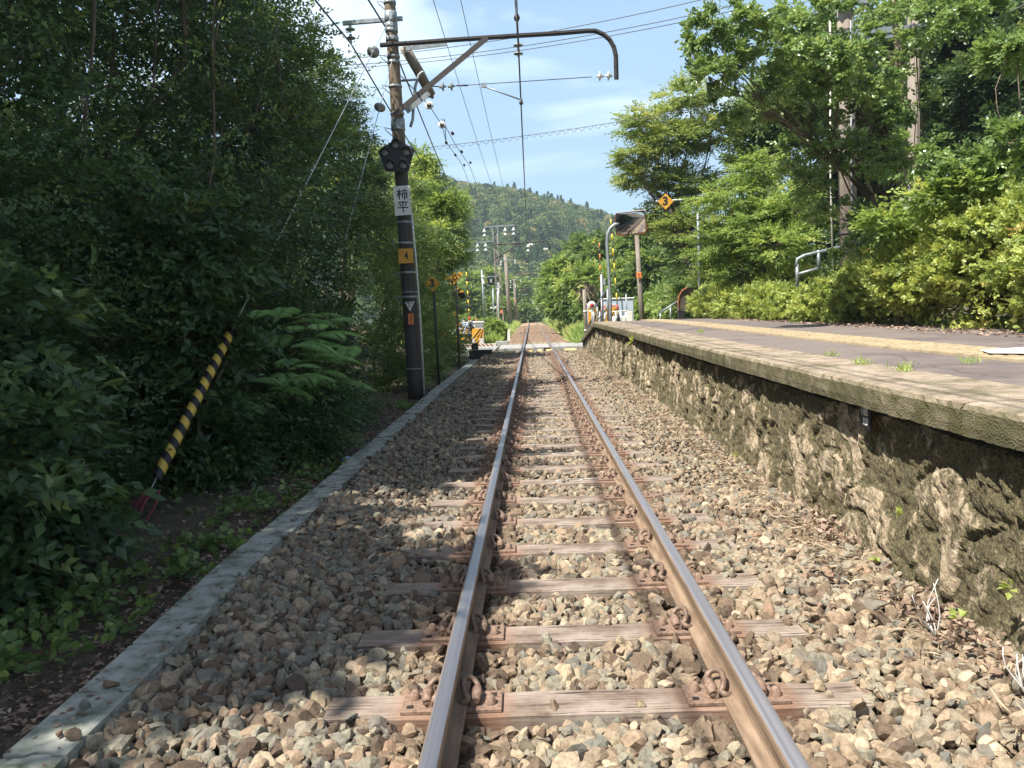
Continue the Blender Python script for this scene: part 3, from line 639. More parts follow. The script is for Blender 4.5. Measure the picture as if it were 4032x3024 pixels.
# ------------------------------------------------------------------ cable trough
def cable_trough():
    path = [(-1.97, 1.2), (-2.0, 3.4), (-2.07, 5.0), (-2.06, 7.0), (-2.08, 9.2), (-2.1, 13.2), (-2.14, 18.5), (-2.1, 26.6)]
    def cx(y):
        return float(np.interp(y, [p[1] for p in path], [p[0] for p in path]))
    root = empty('cable_trough', (-2.05, 12, -.12), 'long low concrete cable trough with grey lids beside the ballast', 'cable trough')
    b = MB(); yy = np.arange(1.2, 26.7, .5)
    for y0, y1 in zip(yy[:-1], yy[1:]):
        for dx in (-.092, .092): b.beam((cx(y0)+dx, y0, -.19), (cx(y1)+dx, y1, -.19), .045, .15)
    b.build('trough_body', [M['trough']], root)
    rng = random.Random(2); y = 1.25
    while y < 26.3:
        L = .495; x0, x1 = cx(y), cx(y+L); w = .114; j = rng.uniform(-.006, .006); mb = MB(); z1 = -.092+rng.uniform(-.006, .005); z0 = z1-.028; g_ = .008
        t = .022   # interlocking notch
        top = [(x0-w+j, y+g_), (x0-.03, y+g_), (x0-.01, y+g_+t), (x0+.05, y+g_+t), (x0+.07, y+g_), (x0+w+j, y+g_), (x1+w+j, y+L-g_), (x1+.07, y+L-g_), (x1+.05, y+L-g_+t), (x1-.01, y+L-g_+t), (x1-.03, y+L-g_), (x1-w+j, y+L-g_)]
        mb.prism([(a, c, z0) for a, c in top], (0, 0, z1-z0)); tl = rng.uniform(-.02, .02); mb.V = [(vx, vy, vz+(vx-x0)*tl*1.2) for vx, vy, vz in mb.V]; mb.build('trough_lid', [M['trough']], root); y += L
cable_trough()
# ------------------------------------------------------------------ lettering
def text(s, size, loc, mat, parent, name='lettering', bold=.0, rot=(math.pi/2, 0, 0), sx=1.0, depth=.002):
    """flat lettering standing at loc (centre), facing -Y unless turned"""
    cu = bpy.data.curves.new('t', 'FONT'); cu.body = s; cu.size = size; cu.align_x = 'CENTER'; cu.align_y = 'CENTER'; cu.offset = bold; cu.extrude = depth/2
    cu.resolution_u = 4; cu.space_line = .95
    ob = bpy.data.objects.new('t', cu); COL.objects.link(ob); dg = bpy.context.evaluated_depsgraph_get(); dg.update()
    me = bpy.data.meshes.new_from_object(ob.evaluated_get(dg)); bpy.data.objects.remove(ob); bpy.data.curves.remove(cu)
    me.transform(Matrix.Diagonal((sx, 1, 1, 1))); R = Matrix(Euler_(rot)); me.transform(R)
    me.materials.clear(); me.materials.append(mat)
    for p in me.polygons: p.material_index = 0
    off = wloc(parent); me.name = name
    return link_mesh(name, me, parent, tuple(Vector([float(a) for a in loc])-off))
from mathutils import Euler
def Euler_(r): return Euler(r).to_matrix().to_4x4()
PX = (math.pi/2, 0, 0)

# ------------------------------------------------------------------ platform
def pz(y):                                    # height of the platform surface
    y = np.asarray(y, float)
    return np.where(y < 26, .92+.10*smooth(5, 26, y), 1.02-(y-26)*.73/6.6)
def platform():
    root = empty('station_platform', (1.75, 15, .0), 'long low station platform with a mossy rubble stone face and concrete edge', 'platform')
    rng = np.random.default_rng(21)
    # retaining wall, a displaced sheet of rough stones
    yy = []; y = 1.6
    while y < 32.5: yy.append(y); y += max(.016, y*.0042)
    yy = np.array(yy+[32.6]); zz = np.concatenate([np.arange(-.30, .86, .018)])
    def worley(u, v, seed, ju=.5, jv=.5):
        a = np.floor(u); b_ = np.floor(v); best = np.full(u.shape, 9.); sec = best.copy(); idb = np.zeros(u.shape)
        for i in (-1, 0, 1):
            for j in (-1, 0, 1):
                ca, cb = a+i, b_+j; h1 = np.modf(np.abs(np.sin(ca*127.1+cb*311.7+seed)*43758.5453))[0]; h2 = np.modf(np.abs(np.sin(ca*269.5+cb*183.3+seed)*43758.5453))[0]
                d = np.hypot(ca+.1+.8*h1-u, cb+.1+.8*h2-v); upd = d < best; sec = np.where(upd, best, np.minimum(sec, d)); idb = np.where(upd, h1+h2, idb); best = np.where(upd, d, best)
        return best, sec, idb
    Y, Zt = np.meshgrid(yy, zz); T = (Zt+.30)/1.16; Z = -.30+T*(pz(Y)-.11+.30)
    def vn_(Yy, Zz_, sd): return np.interp(np.sin(Yy*3.3+sd*2+2*np.sin(Zz_*4+sd)), [-1, 1], [-.35, .35])+.2*np.sin(Yy*9+Zz_*7+sd)
    b1, s1, i1 = worley(Y/.46+1.2*vn_(Y, Z, 8)+.4*np.sin(Y*.9), Z/.36+1.1*vn_(Y, Z, 9), 3.1); b2, s2, i2 = worley(Y/.10, Z/.09, 7.7); b3, s3, i3 = worley(Y/.036, Z/.036, 1.3)
    def vn(u, v, seed):
        g_ = np.random.default_rng(seed).random((256, 256)); a = np.floor(u).astype(int); c = np.floor(v).astype(int); fu = u-a; fv = v-c; fu = fu*fu*(3-2*fu); fv = fv*fv*(3-2*fv); a %= 256; c %= 256; a1 = (a+1) % 256; c1 = (c+1) % 256
        return (g_[a, c]*(1-fu)+g_[a1, c]*fu)*(1-fv)+(g_[a, c1]*(1-fu)+g_[a1, c1]*fu)*fv-.5
    fb = vn(Y/.5, Z/.4, 1)*.05+vn(Y/.21, Z/.24, 2)*.032+vn(Y/.09, Z/.10, 3)*.024+vn(Y/.042, Z/.045, 4)*.016+vn(Y/.02, Z/.02, 5)*.008
    edge = np.clip((s1-b1)*3.0, 0, 1)
    fb = fb*.8; bulge = .05*edge**.5*(.2+.8*np.modf(i1*3.7)[0])+fb+.014*(np.clip((s2-b2)*2.5, 0, 1))*np.modf(i2*5.1)[0]+.006*i3
    bulge = bulge*np.where(T > .93, .2, 1)+.05*(1-T)*.9
    bulge = bulge*np.where(Y < 16, 1.0, 1.15)
    X = 1.86-bulge
    tint = np.where(edge > .3, .15*np.modf(i1*7.3)[0]+.05*np.modf(i2*3)[0], -.08)-.045
    n = len(yy); k = (np.arange(len(zz)-1)[:, None]*n+np.arange(n-1)[None]).ravel()
    V = np.stack([X, Y, Z], -1).reshape(-1, 3)-np.array([1.75, 15, 0])
    me = np_mesh('retaining_wall', V, np.stack([k, k+n, k+n+1, k+1], 1), [M['rubble']], tint=tint.ravel(), smooth=False); link_mesh('retaining_wall', me, root)
    mb = MB(); mb.box((1.97, 17.1, .3), (.1, 31, 1.1), 0); mb.box((1.95, 32.62, .0), (.35, .10, .62), 0); mb.build('wall_core', [M['fines']], root)
    # coping with a worn rounded edge, in cast lengths
    prof = [(1.80, -.15), (1.712, -.148), (1.706, -.10), (1.708, -.03), (1.722, -.008), (1.75, 0.0), (2.0, .004), (2.30, .004), (2.32, -.05)]
    joints = [1.5, 3.72, 6.05, 8.3, 10.6, 12.9, 15.2, 17.5, 18.9, 21.6, 26.0, 29.3, 32.65]; 
    for ji in range(len(joints)-1):
        a, b_ = joints[ji]+.004, joints[ji+1]-.004; m_ = max(4, int((b_-a)/.05)) if b_ < 16 else int((b_-a)/.12); ys_ = np.linspace(a, b_, m_)
        st = rng.normal(0, .004); VV = []; nn = []
        fine = []
        for (p, q) in zip(prof[:-1], prof[1:]):
            L = math.hypot(q[0]-p[0], q[1]-p[1]); kk = max(1, int(L/.03)); fine += [(p[0]+(q[0]-p[0])*t/kk, p[1]+(q[1]-p[1])*t/kk) for t in range(kk)]
        fine.append(prof[-1]); fn = len(fine)
        for y in ys_:
            for (px, pz_) in fine:
                w = .004*math.sin(y*1.7+px*9)+.003*math.sin(y*6.1+2); VV.append((px+st+(w if px < 1.75 else 0)+rng.normal(0, .0016), y, float(pz(y))+pz_+rng.normal(0, .0016)))
        FF = [[i*fn+q, i*fn+q+1, (i+1)*fn+q+1, (i+1)*fn+q] for i in range(len(ys_)-1) for q in range(fn-1)]+[list(range(fn))[::-1], [(len(ys_)-1)*fn+q for q in range(fn)]]
        me = np_mesh('coping', np.array(VV)-np.array([1.75, 15, 0]), FF, [M['coping']], smooth=False); link_mesh('coping', me, root)
    # asphalt
    ya = np.concatenate([np.arange(-8, 26.01, .5), np.arange(26.3, 32.7, .4)]); xa = np.array([2.315, 3.0, 3.5, 4.5, 5.6, 6.8, 8.0])
    X, Y = np.meshgrid(xa, ya); Z = pz(Y)-.004+.008*np.sin(X*3)*np.sin(Y*.9)-.02*smooth(5.6, 8, X); k = (np.arange(len(ya)-1)[:, None]*7+np.arange(6)[None]).ravel()
    off = np.array([1.75, 15, 0])
    link_mesh('asphalt', np_mesh('asphalt', np.stack([X, Y, Z], -1).reshape(-1, 3)-off, np.stack([k, k+1, k+8, k+7], 1), [M['asphalt']], smooth=True), root)
    # tactile paving: two rows of ribbed tiles
    mb = MB(); y = -2.0; r = random.Random(3)
    while y < 25.8:
        for cx_ in (3.33, 3.635):
            z0 = float(pz(y+.15))+.006
            mb.box((cx_, y+.15, z0), (.296, .294, .02))
            for q in range(4): mb.box((cx_-.111+q*.074, y+.15, z0+.0125), (.030, .25, .007), bev=.003)
        y += .30
    tp = mb.build('tactile_paving', [M['tactile']], root)
    mb = MB(); c = [G(3766, 1398, .95), G(4200, 1376, .95), G(4200, 1404, .95), G(3880, 1408, .95)]
    mb.prism([(3.26, 6.35, .9545), (3.50, 6.12, .9545), (4.35, 6.75, .9545), (4.35, 7.05, .9545), (3.98, 6.95, .9545), (3.40, 6.75, .9545)], (0, 0, .003)); mb.build('painted_mark', [M['road_white']], root)
    for x0, y0 in ((2.55, 24.6), (3.0, 22.9)):
        mb = MB(); mb.box((x0, y0, float(pz(y0))+.002), (.5, .09, .006)); mb.build('painted_mark', [M['tactile']], root)
    # drain groove near the end
    # height plate under the coping
    s = MB(); s.box((1.765, 4.93, .70), (.012, .17, .14)); p = s.build('height_plate', [M['black']], root)
    text('1485', .062, (1.757, 4.925, .728), M['white'], p, rot=(math.pi/2, 0, -math.pi/2), bold=.0012, sx=.8)
    text('920', .062, (1.757, 4.91, .672), M['white'], p, rot=(math.pi/2, 0, -math.pi/2), bold=.0012, sx=.8)
    text('=', .045, (1.757, 5.0, .728), M['white'], p, rot=(math.pi/2, 0, -math.pi/2), sx=.6)
    text('=', .045, (1.757, 5.0, .672), M['white'], p, rot=(math.pi/2, 0, -math.pi/2), sx=.6)
platform()

# ------------------------------------------------------------------ level crossing
def road():
    mb = MB(); mb.box((-14.2, 34.9, -.16), (25, 3.5, .25)); mb.box((16, 34.9, -.16), (28.0, 3.7, .25))
    o = mb.build('road', [M['road']], None, (0, 35, -.1)); tag(o, kind='structure')
    root = empty('crossing_deck', (0, 35, -.1), 'pale grey concrete slabs carrying the road over the rails', 'level crossing')
    for x0, x1 in ((-1.58, -.62), (-.49, .49), (.62, 1.66)):
        for y0, y1 in ((33.3, 35.05), (35.06, 36.8)):
            b = MB(); b.box(((x0+x1)/2, (y0+y1)/2, -.11), (x1-x0, y1-y0-.01, .20), bev=.015); b.build('deck_slab', [M['road']], root)
    b = MB(); b.box((1.95, 35, -.13), (.5, 3.5, .2), bev=.01); b.build('approach_slab', [M['road']], root)
    for a, l, c in ((-1.1, .45, 'pale'), (-.33, .24, ''), (.06, .22, ''), (.46, .28, ''), (1.28, .46, '')):
        b = MB(); z = -.10 if a != -.33 else -.11
        for q in (-1, 1): b.box((a, 32.55+q*.05, -.13+(.02 if q > 0 else 0)), (l, .09, .07), bev=.008)
        o = b.build('yellow_block', [M['yellow_board']], None, (a, 32.55, -.17)); lab = {-1.1: 'low pale yellow block outside the rail on the cable trough side', -.33: 'small yellow block just inside the rail nearest the cable trough', .06: 'small yellow block in the middle between the rails', .46: 'small yellow block just inside the rail nearest the platform', 1.28: 'longer yellow block outside the rail beside the platform end'}[a]
        tag(o, lab, 'block', 'yellow blocks in front of the crossing')
    b = MB(); b.box((-.30, 33.15, -.09), (.24, .22, .05), bev=.01); o = b.build('rusty_box', [M['rust']], None, (-.30, 33.15, -.2)); tag(o, 'low rusty iron box between the rails at the crossing edge', 'box')
    b = MB(); b.box((.37, 33.18, -.12), (.24, .08, .16)); o = b.build('drain_opening', [M['hole']], None, (.37, 33.18, -.2)); tag(o, 'dark square opening in the crossing deck beside the platform side rail', 'opening')
road()
def stripes(mb, c0, d, n, ma, mb_, axis=0, slant=.5, face_y=-1):
    """slanted warning stripes as coloured facets on a board lying in XZ at y"""
    x0, y0, z0 = c0; w, h, t = d
    mb.box((x0+w/2, y0+t/2, z0+h/2), (w, t, h), ma)
    sw = w/n if axis == 0 else h/n
    if axis == 0:
        for i in range(n):
            a = x0+i*sw; pts = [(a, z0), (a+sw*.5, z0), (a+sw*.5+slant*h, z0+h), (a+slant*h, z0+h)]
            pts = [(min(max(px, x0), x0+w), pz_) for px, pz_ in pts]
            if max(p[0] for p in pts)-min(p[0] for p in pts) > .01: mb.prism([(px, y0-.003, pz_) for px, pz_ in pts], (0, .002, 0), mb_)
    else:
        for i in range(n):
            a = z0+i*sw; lo = a; hi = a+sw*.5; pts = [(x0, lo), (x0+w, lo+slant*w), (x0+w, hi+slant*w), (x0, hi)]
            pts = [(px, min(max(q, z0), z0+h)) for px, q in pts]
            if max(p[1] for p in pts)-min(p[1] for p in pts) > .01: mb.prism([(px, y0-.003, q) for px, q in pts], (0, .002, 0), mb_)
def banded(mb, a, b, r, n, mats, seg=10):
    a = np.array(a, float); b = np.array(b, float); pts = [a+(b-a)*i/n for i in range(n+1)]
    for i in range(n): mb.tube([pts[i], pts[i+1]], r, seg, mats[i % len(mats)])
YB = None
def crossing_left():
    # gate machine with upright banded arm
    def gate(label, px, py, y, top_px, top_py, name='crossing_gate', s=1.0, facing=1, mats=('bright_yellow', 'black')):
        base = W(px, py, y); base[2] = -.15; root = empty(name, base, label, 'crossing gate', 'level crossing gates')
        x, yy_, z = base
        b = MB(); b.box((x, yy_, z+.35), (.13, .13, .7), 0); b.box((x, yy_, z+.05), (.4, .4, .1), 0, bev=.02); b.build('pedestal', [M['dark_steel']], root)
        b = MB(); b.box((x+facing*.12*s, yy_, z+.95), (.62*s, .40, .55), 0, bev=.05); b.build('machine_box', [M['white'] if facing > 0 else M['cabinet']], root)
        b = MB()
        for q in range(3): b.prism([(x+facing*.12*s-.3*s+q*.22, yy_-.205, z+.70), (x+facing*.12*s-.3*s+q*.22+.1, yy_-.205, z+.70), (x+facing*.12*s-.3*s+q*.22+.2, yy_-.205, z+1.0), (x+facing*.12*s-.3*s+q*.22+.1, yy_-.205, z+1.0)], (0, .003, 0))
        b.build('warning_panel', [M['yellow']], root)
        tp = W(top_px, top_py, y); a0 = np.array([x+.05, yy_-.28, z+1.0]); b = MB(); b.tube([a0, a0+(tp-a0)*.07], .055, 10); b.box(a0+np.array([0, .1, .05]), (.14, .2, .16)); b.build('arm_bracket', [M['black']], root)
        b = MB(); banded(b, a0+(tp-a0)*.06, tp, .030, 13, [0, 1]); b.build('gate_arm', [M[mats[0]], M[mats[1]]], root)
        b = MB(); b.tube([a0+(tp-a0)*.1, a0+(tp-a0)*.16], .038, 10); b.build('red_band', [M['red']], root)
        b = MB(); b.tube([a0-(tp-a0)*.06, a0], .07, 8); b.tube([a0-(tp-a0)*.02+np.array([-.2, 0, 0]), a0-(tp-a0)*.02+np.array([.2, 0, 0])], .045, 8); b.build('counterweight', [M['black']], root)
        return root
    gate('yellow and black striped crossing gate machine behind the sign reading 0', 1850, 1330, 37.4, 1834, 1035, facing=-1)
    gate('crossing gate with a tall yellow banded arm close behind the mirror post', 2430, 1330, 38.2, 2405, 862)
    gate('crossing gate with a thin dark arm seen between the handrail and grey post', 2365, 1330, 41.0, 2360, 955, mats=('orange', 'black'), s=.8)
    # warning signal with crossbuck (the mast behind the 0 sign)
    p = W(1806, 1345, 33.6); p[2] = -.18; x, y, z = p; root = empty('crossing_signal', p, 'black and yellow crossing warning mast with crossbuck and lamps', 'crossing signal')
    b = MB(); banded(b, (x, y, z+.25), (x-.17, y, z+3.15), .058, 12, [0, 1], 12); b.build('mast', [M['black'], M['yellow']], root)
    b = MB(); b.prism([(x-.28, y-.25, z), (x+.45, y-.25, z), (x+.10, y-.25, z+.45), (x-.06, y-.25, z+.45)], (0, .5, 0)); b.build('mast_foot', [M['black']], root)
    cz = z+2.86; cxx = x-.165
    for s in (-1, 1):
        b = MB(); R = Matrix.Rotation(s*math.radians(45), 3, 'Y'); b.box((cxx, y-.09-.012*s, cz), (1.15, .02, .16), 0, R=R)
        for q in (-.40, -.15, .15, .40):
            c = Vector((cxx, y-.103-.012*s, cz))+R @ Vector((q, 0, 0)); b.box(c, (.11, .006, .162), 1, R=R)
        b.build('crossbuck', [M['orange'] if False else M['yellow'], M['black']], root)
    for dx, dz in ((-.34, 2.35), (.30, 2.35), (-.33, 1.75), (.26, 1.72)):
        b = MB(); c = (x+dx-.1, y-.1, z+dz); b.lathe(c, [(.001, 0), (.15, 0), (.15, .03), (.06, .09), (.001, .1)], 18, axis=(0, 1, 0)); b.tube([(x-.12, y, z+dz), (x+dx-.1, y, z+dz)], .02, 6)
        for k in range(10):
            a0, a1 = math.pi*k/10, math.pi*(k+1)/10; b.add([(c[0]+.125*math.cos(a), c[1]-yo, c[2]+.125*math.sin(a)) for a, yo in ((a0, 0), (a1, 0), (a1, .22), (a0, .22))]+[(c[0]+.13*math.cos(a), c[1]-yo, c[2]+.13*math.sin(a)) for a, yo in ((a0, 0), (a1, 0), (a1, .22), (a0, .22))], [(0, 1, 2, 3), (7, 6, 5, 4), (3, 2, 6, 7)])
        ln = b.build('lamp_head', [M['black']], root); b = MB(); b.lathe((c[0], c[1]-.004, c[2]), [(.001, -.03), (.06, -.02), (.085, 0)], 14, axis=(0, 1, 0)); b.build('lamp_lens', [M['dark_steel']], ln)
    b = MB(); b.box((x+.09, y-.09, z+1.10), (.16, .02, .30)); b.build('notice_plate', [M['white']], root); b = MB(); b.box((x+.09, y-.105, z+1.20), (.15, .01, .10)); b.build('notice_plate', [M['yellow']], root)
    # fence of striped boards behind, toward the trees
    root = empty('striped_fence', W(1760, 1330, 39.0)*np.array([1, 1, 0])+np.array([0, 0, -.2]), 'yellow and dark striped board fence at the road edge by the trees', 'fence'); bx, by, bz = wloc(root)
    for zz_ in (.22, .62, 1.02):
        b = MB(); stripes(b, (bx-1.6, by, bz+zz_+.15), (3.0, .16, .04), 9, 0, 1, 0, .9); b.build('striped_board', [M['cream'] if zz_ != .22 else M['yellow'], M['dark_steel']], root)
    for dx in (-1.5, -.35, .8): b = MB(); b.tube([(bx+dx, by+.07, bz-.1), (bx+dx, by+.07, bz+1.45)], .045, 8); b.build('fence_post', [M['galv']], root)
    # big yellow cloth-wrapped post by the leaves
    p = W(1752, 1330, 37.5); p[2] = -.2; b = MB(); b.tube([p, p+np.array([.0, 0, 1.25])], [.13, .11], 10); o = b.build('yellow_post', [M['yellow']], None, p); tag(o, 'stout yellow post half covered by leaves at the road side', 'post')
    # striped cabinet board + cream relay cabinet
    p = W(1884, 1337, 38.6); p[2] = -.2; x, y, z = p; root = empty('relay_cabinet', p, 'tall cream relay cabinet standing left of the far track', 'cabinet')
    b = MB(); b.box((x, y, z+.60), (.54, .45, 1.2), bev=.02); b.build('cabinet_body', [M['cream']], root); b = MB(); b.box((x, y, z+1.23), (.60, .52, .08), bev=.02); b.build('cabinet_lid', [M['white']], root)
    b = MB(); b.box((x+.05, y-.235, z+1.08), (.36, .02, .12)); b.build('vent_panel', [M['grey_porcelain']], root); b = MB(); b.lathe((x-.05, y, z+1.27), [(.08, 0), (.08, .10), (.02, .12)], 12); b.build('vent_cap', [M['rust']], root)
    p = W(1880, 1338, 37.0); p[2] = -.2; x, y, z = p; root = empty('striped_signboard', p, 'black and yellow diagonal striped board on a short striped post', 'warning board')
    b = MB(); stripes(b, (x-.22, y, z+.52), (.50, .44, .04), 3, 0, 1, 0, .8); b.build('board', [M['yellow'], M['black']], root)
    b = MB(); stripes(b, (x-.12, y-.03, z), (.20, .54, .05), 3, 0, 1, 1, .9); b.build('board_post', [M['yellow'], M['black']], root)
    # striped kerb beam
    p = W(1880, 1345, 36.95); p[2] = -.05; b = MB(); x0 = float(W(1825, 1345, 36.95)[0]); x1 = float(W(1952, 1345, 36.95)[0]); stripes(b, (x0, 36.95, -.05), (x1-x0, .12, .22), 8, 0, 1, 0, -1.0); o = b.build('kerb_beam', [M['cream'], M['rust']], None, (x0, 36.95, -.05)); tag(o, 'low beam with slanting brown stripes along the far road edge', 'kerb')
    b = MB(); x0 = float(W(1952, 1345, 37.3)[0]); b.box((x0+.28, 37.35, .0), (.55, .35, .3), bev=.02); o = b.build('concrete_block', [M['road']], None, (x0, 37.35, -.1)); tag(o, 'pale concrete block beside the far edge of the crossing', 'block')
    # dark boxes and pit in front of the mast
    for (a, c, y, d, lab) in ((1893, 1392, 30.5, (.85, .4, .28), 'long black equipment box lying below the warning mast'), (1870, 1365, 31.5, (.25, .25, .5), 'small upright black junction box behind the long black box')):
        p = W(a, c, y); p[2] = -.22; b = MB(); b.box((p[0], p[1], p[2]+d[2]/2), d, bev=.03); b.box((p[0], p[1], p[2]+d[2]+.01), (d[0]*1.04, d[1]*1.06, .03), bev=.01); o = b.build('equipment_box', [M['black']], None, p); tag(o, lab, 'equipment box')
    p = G(1880, 1400, -.16); b = MB(); b.box((p[0]-.1, 27.6, -.17), (1.5, .22, .10), bev=.02); o = b.build('concrete_sill', [M['trough']], None, (p[0], 27.6, -.2)); tag(o, 'grey concrete sill across the end of the cable trough', 'concrete sill')
crossing_left()
def crossing_right():
    root_p = W(2403, 1262, 27.0); root_p[2] = .92; x, y, z = root_p
    root = empty('curved_mirror', root_p, 'rectangular traffic mirror with an orange rim on a bent steel post', 'mirror')
    tp = W(2396, 905, 27.0); b = MB(); p1 = W(2396, 960, 27.0); b.tube([(x, y, z-.6), W(2403, 1200, 27.0), W(2399, 1100, 27.0), W(2390, 960, 27.0), W(2392, 925, 27.0), W(2402, 900, 27.0), W(2420, 884, 27.0), W(2440, 880, 27.0)], .052, 12); b.build('post', [M['galv']], root)
    c = W(2484, 879, 26.92); w, h = 118/3261*27, 86/3261*27
    # mirror face: a slightly domed rounded rectangle, turned to look back down the track
    nx_, nz_ = 24, 18; V = []; F = []
    for j in range(nz_+1):
        for i in range(nx_+1):
            u = (i/nx_-.5)*2; v = (j/nz_-.5)*2
            # squircle mapping for rounded corners
            k = .93; ru = u*math.sqrt(1-.16*v*v*abs(u)**3*1.0) ; rv = v*math.sqrt(1-.16*u*u*abs(v)**3*1.0)
            V.append((ru*w*.47, -.035*(1-(u*u+v*v)/2)-.012, rv*h*.46))
    for j in range(nz_):
        for i in range(nx_): a = j*(nx_+1)+i; F.append([a, a+1, a+nx_+2, a+nx_+1])
    R = Matrix.Rotation(math.radians(-11), 3, 'Z') @ Matrix.Rotation(math.radians(10.5), 3, 'X') @ Matrix.Rotation(math.radians(-2.5), 3, 'Y')
    off = wloc(root); Vw = [R @ Vector(v)+Vector(c)-off for v in V]
    me = np_mesh('mirror_face', np.array([tuple(v) for v in Vw]), F, [M['mirror']], smooth=True); link_mesh('mirror_face', me, root)
    b = MB(); rim = []; 
    for k in range(40):
        a = 2*math.pi*k/40; cu, su = math.cos(a), math.sin(a); e = .28; rim.append(R @ Vector((w*.5*math.copysign(abs(cu)**e, cu), 0, h*.5*math.copysign(abs(su)**e, su)))+Vector(c))
    b.tube(rim+[rim[0]], .020, 8, caps=False); b.build('rim', [M['rust']], root)
    b = MB(); b.box(Vector(c)+Vector((0, .05, 0)), (w*.94, .03, h*.92), R=R); b.box(Vector(c)+Vector((0, -.08, h*.5+.01)), (w*1.0, .24, .015), R=R); b.build('backing', [M['grey_plate']], root)
    # wooden pole with an orange number plate
    p = W(2532, 1300, 40.0); p[2] = -.2; root = empty('telegraph_pole', p, 'leaning weathered wooden pole with an orange plate reading 2', 'pole')
    b = MB(); tp = W(2507, 925, 40.0); b.tube([p+np.array([0.02, 0, 0]), p+(tp-p)*.5, tp], [.14, .12, .10], 12); b.build('shaft', [M['concrete_pole']], root)
    c = W(2516, 1084, 39.8); b = MB(); b.box(c, (.25, .02, .27), bev=.008); q = b.build('number_plate', [M['orange']], root); text('2', .2, (c[0], c[1]-.013, c[2]), M['rust'], q, bold=.006)
    # blue-grey cabinets, sign, rails
    p = W(2430, 1330, 42.0); 
    def cab(px0, px1, ptop, y, lab, z0=-.2):
        a = W(px0, ptop, y); b_ = W(px1, ptop, y); zt = a[2]; r = empty('equipment_cabinet', ((a[0]+b_[0])/2, y, z0), lab, 'cabinet'); b = MB(); b.box(((a[0]+b_[0])/2, y+.5, (zt+z0)/2), (b_[0]-a[0], 1.0, zt-z0), bev=.02); b.build('cabinet_body', [M['cabinet']], r)
        b = MB(); b.box(((a[0]+b_[0])/2, y+.5, zt+.03), (b_[0]-a[0]+.1, 1.1, .07), bev=.02); b.build('cabinet_roof', [M['white']], r)
        b = MB(); b.box(((a[0]*.72+b_[0]*.28), y-.006, (zt+z0)/2-.05), (.012, .01, (zt-z0)*.8)); b.build('door_gap', [M['grey_porcelain']], r); return r
    c1 = cab(2372, 2494, 1180, 42.0, 'wide light blue grey equipment cabinet behind the white guard rail'); cab(2312, 2338, 1201, 42.6, 'lower light grey cabinet beside the round concrete post')
    q = W(2400, 1209, 41.95); b = MB(); b.box((q[0]+.0, 41.96, q[2]), (.85, .012, .26)); s = b.build('name_board', [M['white']], c1); text('JR', .2, (q[0]-.24, 41.95, q[2]), M['red'], s, bold=.004); text('踏切', .19, (q[0]+.2, 41.95, q[2]), M['red'], s, bold=.004)
    # diagonal striped board
    for (px0, px1, lab) in ((2316, 2352, 'orange and black striped board left of the handrail posts'), (2385, 2428, 'orange and black striped board behind the mirror post')):
        a = W(px0, 1258, 40.2); b_ = W(px1, 1225, 40.2); b = MB(); stripes(b, (a[0], 40.2, a[2]-.25), (b_[0]-a[0], b_[2]-a[2]+.45, .04), 2, 0, 1, 0, .9); o = b.build('striped_board', [M['yellow'], M['black']], None, (a[0], 40.2, a[2]-.25)); tag(o, lab, 'warning board')
    b = MB(); a = W(2330, 1202, 39.6); b.lathe(a, [(.001, 0), (.20, 0), (.20, .02), (.001, .02)], 20, axis=(0, 1, 0)); b.lathe(a+np.array([0, -.01, 0]), [(.001, 0), (.10, 0), (.10, .01), (.001, .01)], 16, 1, axis=(0, 1, 0)); b.tube([a+np.array([0, .03, .1]), (a[0], a[1]+.03, -.2)], .03, 8, 2); o = b.build('round_sign', [M['white'], M['red'], M['galv']], None, (a[0], a[1], -.2)); tag(o, 'small round white and red sign on a post by the stairs handrail', 'sign')
    # round concrete post at the platform end
    p = W(2310, 1300, 33.3); p[2] = -.15; b = MB(); t = W(2300, 1140, 33.3); b.tube([p, t], [.075, .075], 12); b.tube([p+(t-p)*.30, p+(t-p)*.33], .085, 12, 1); b.tube([p+(t-p)*.62, p+(t-p)*.65], .085, 12, 1); o = b.build('concrete_post', [M['concrete_pole'], M['white']], None, p); tag(o, 'plain round concrete post beside the sloping end of the platform', 'post')
    # grey signal post behind the stairs
    p = W(2373, 1300, 36.5); p[2] = -.2; b = MB(); t = W(2368, 1080, 36.5); b.tube([p, t], .06, 10); b.box(t+np.array([.14, 0, -.35]), (.12, .12, .3), bev=.03); o = b.build('signal_post', [M['galv']], None, p); tag(o, 'thin galvanised post with a small white lamp box by the stairs', 'post')
    # stair handrail
    r = empty('stair_handrail', W(2380, 1250, 31.0), 'steel handrail sloping down from the platform end to the road', 'handrail')
    a, c = W(2336, 1222, 32.5), W(2392, 1136, 28.5); d = W(2352, 1262, 33); e = W(2392, 1210, 29.5); b = MB(); b.tube([a, c], .032, 8); b.tube([d, e], .028, 8); b.build('rail_pipe', [M['galv']], r)
    for q0, q1 in (((2352, 1200, 31.4), (2353, 1290, 31.4)), ((2338, 1222, 32.4), (2342, 1290, 32.4)), ((2392, 1140, 28.5), (2394, 1262, 28.5)), ((2369, 1172, 30.0), (2371, 1280, 30.0))):
        b = MB(); b.tube([W(*q0), W(*q1)], .032, 8); b.build('rail_post', [M['galv']], r)
    # white guard rail
    r = empty('guard_rail', W(2450, 1262, 37.5), 'white painted pipe guard rail in front of the blue grey cabinet', 'guard rail')
    b = MB(); b.tube([W(2382, 1262, 37.5), W(2384, 1238, 37.5), W(2392, 1230, 37.5), W(2420, 1227, 37.5), W(2490, 1222, 37.5)], .03, 8); b.tube([W(2318, 1226, 37.8), W(2334, 1225, 37.8)], .03, 8); b.build('rail_pipe', [M['white']], r)
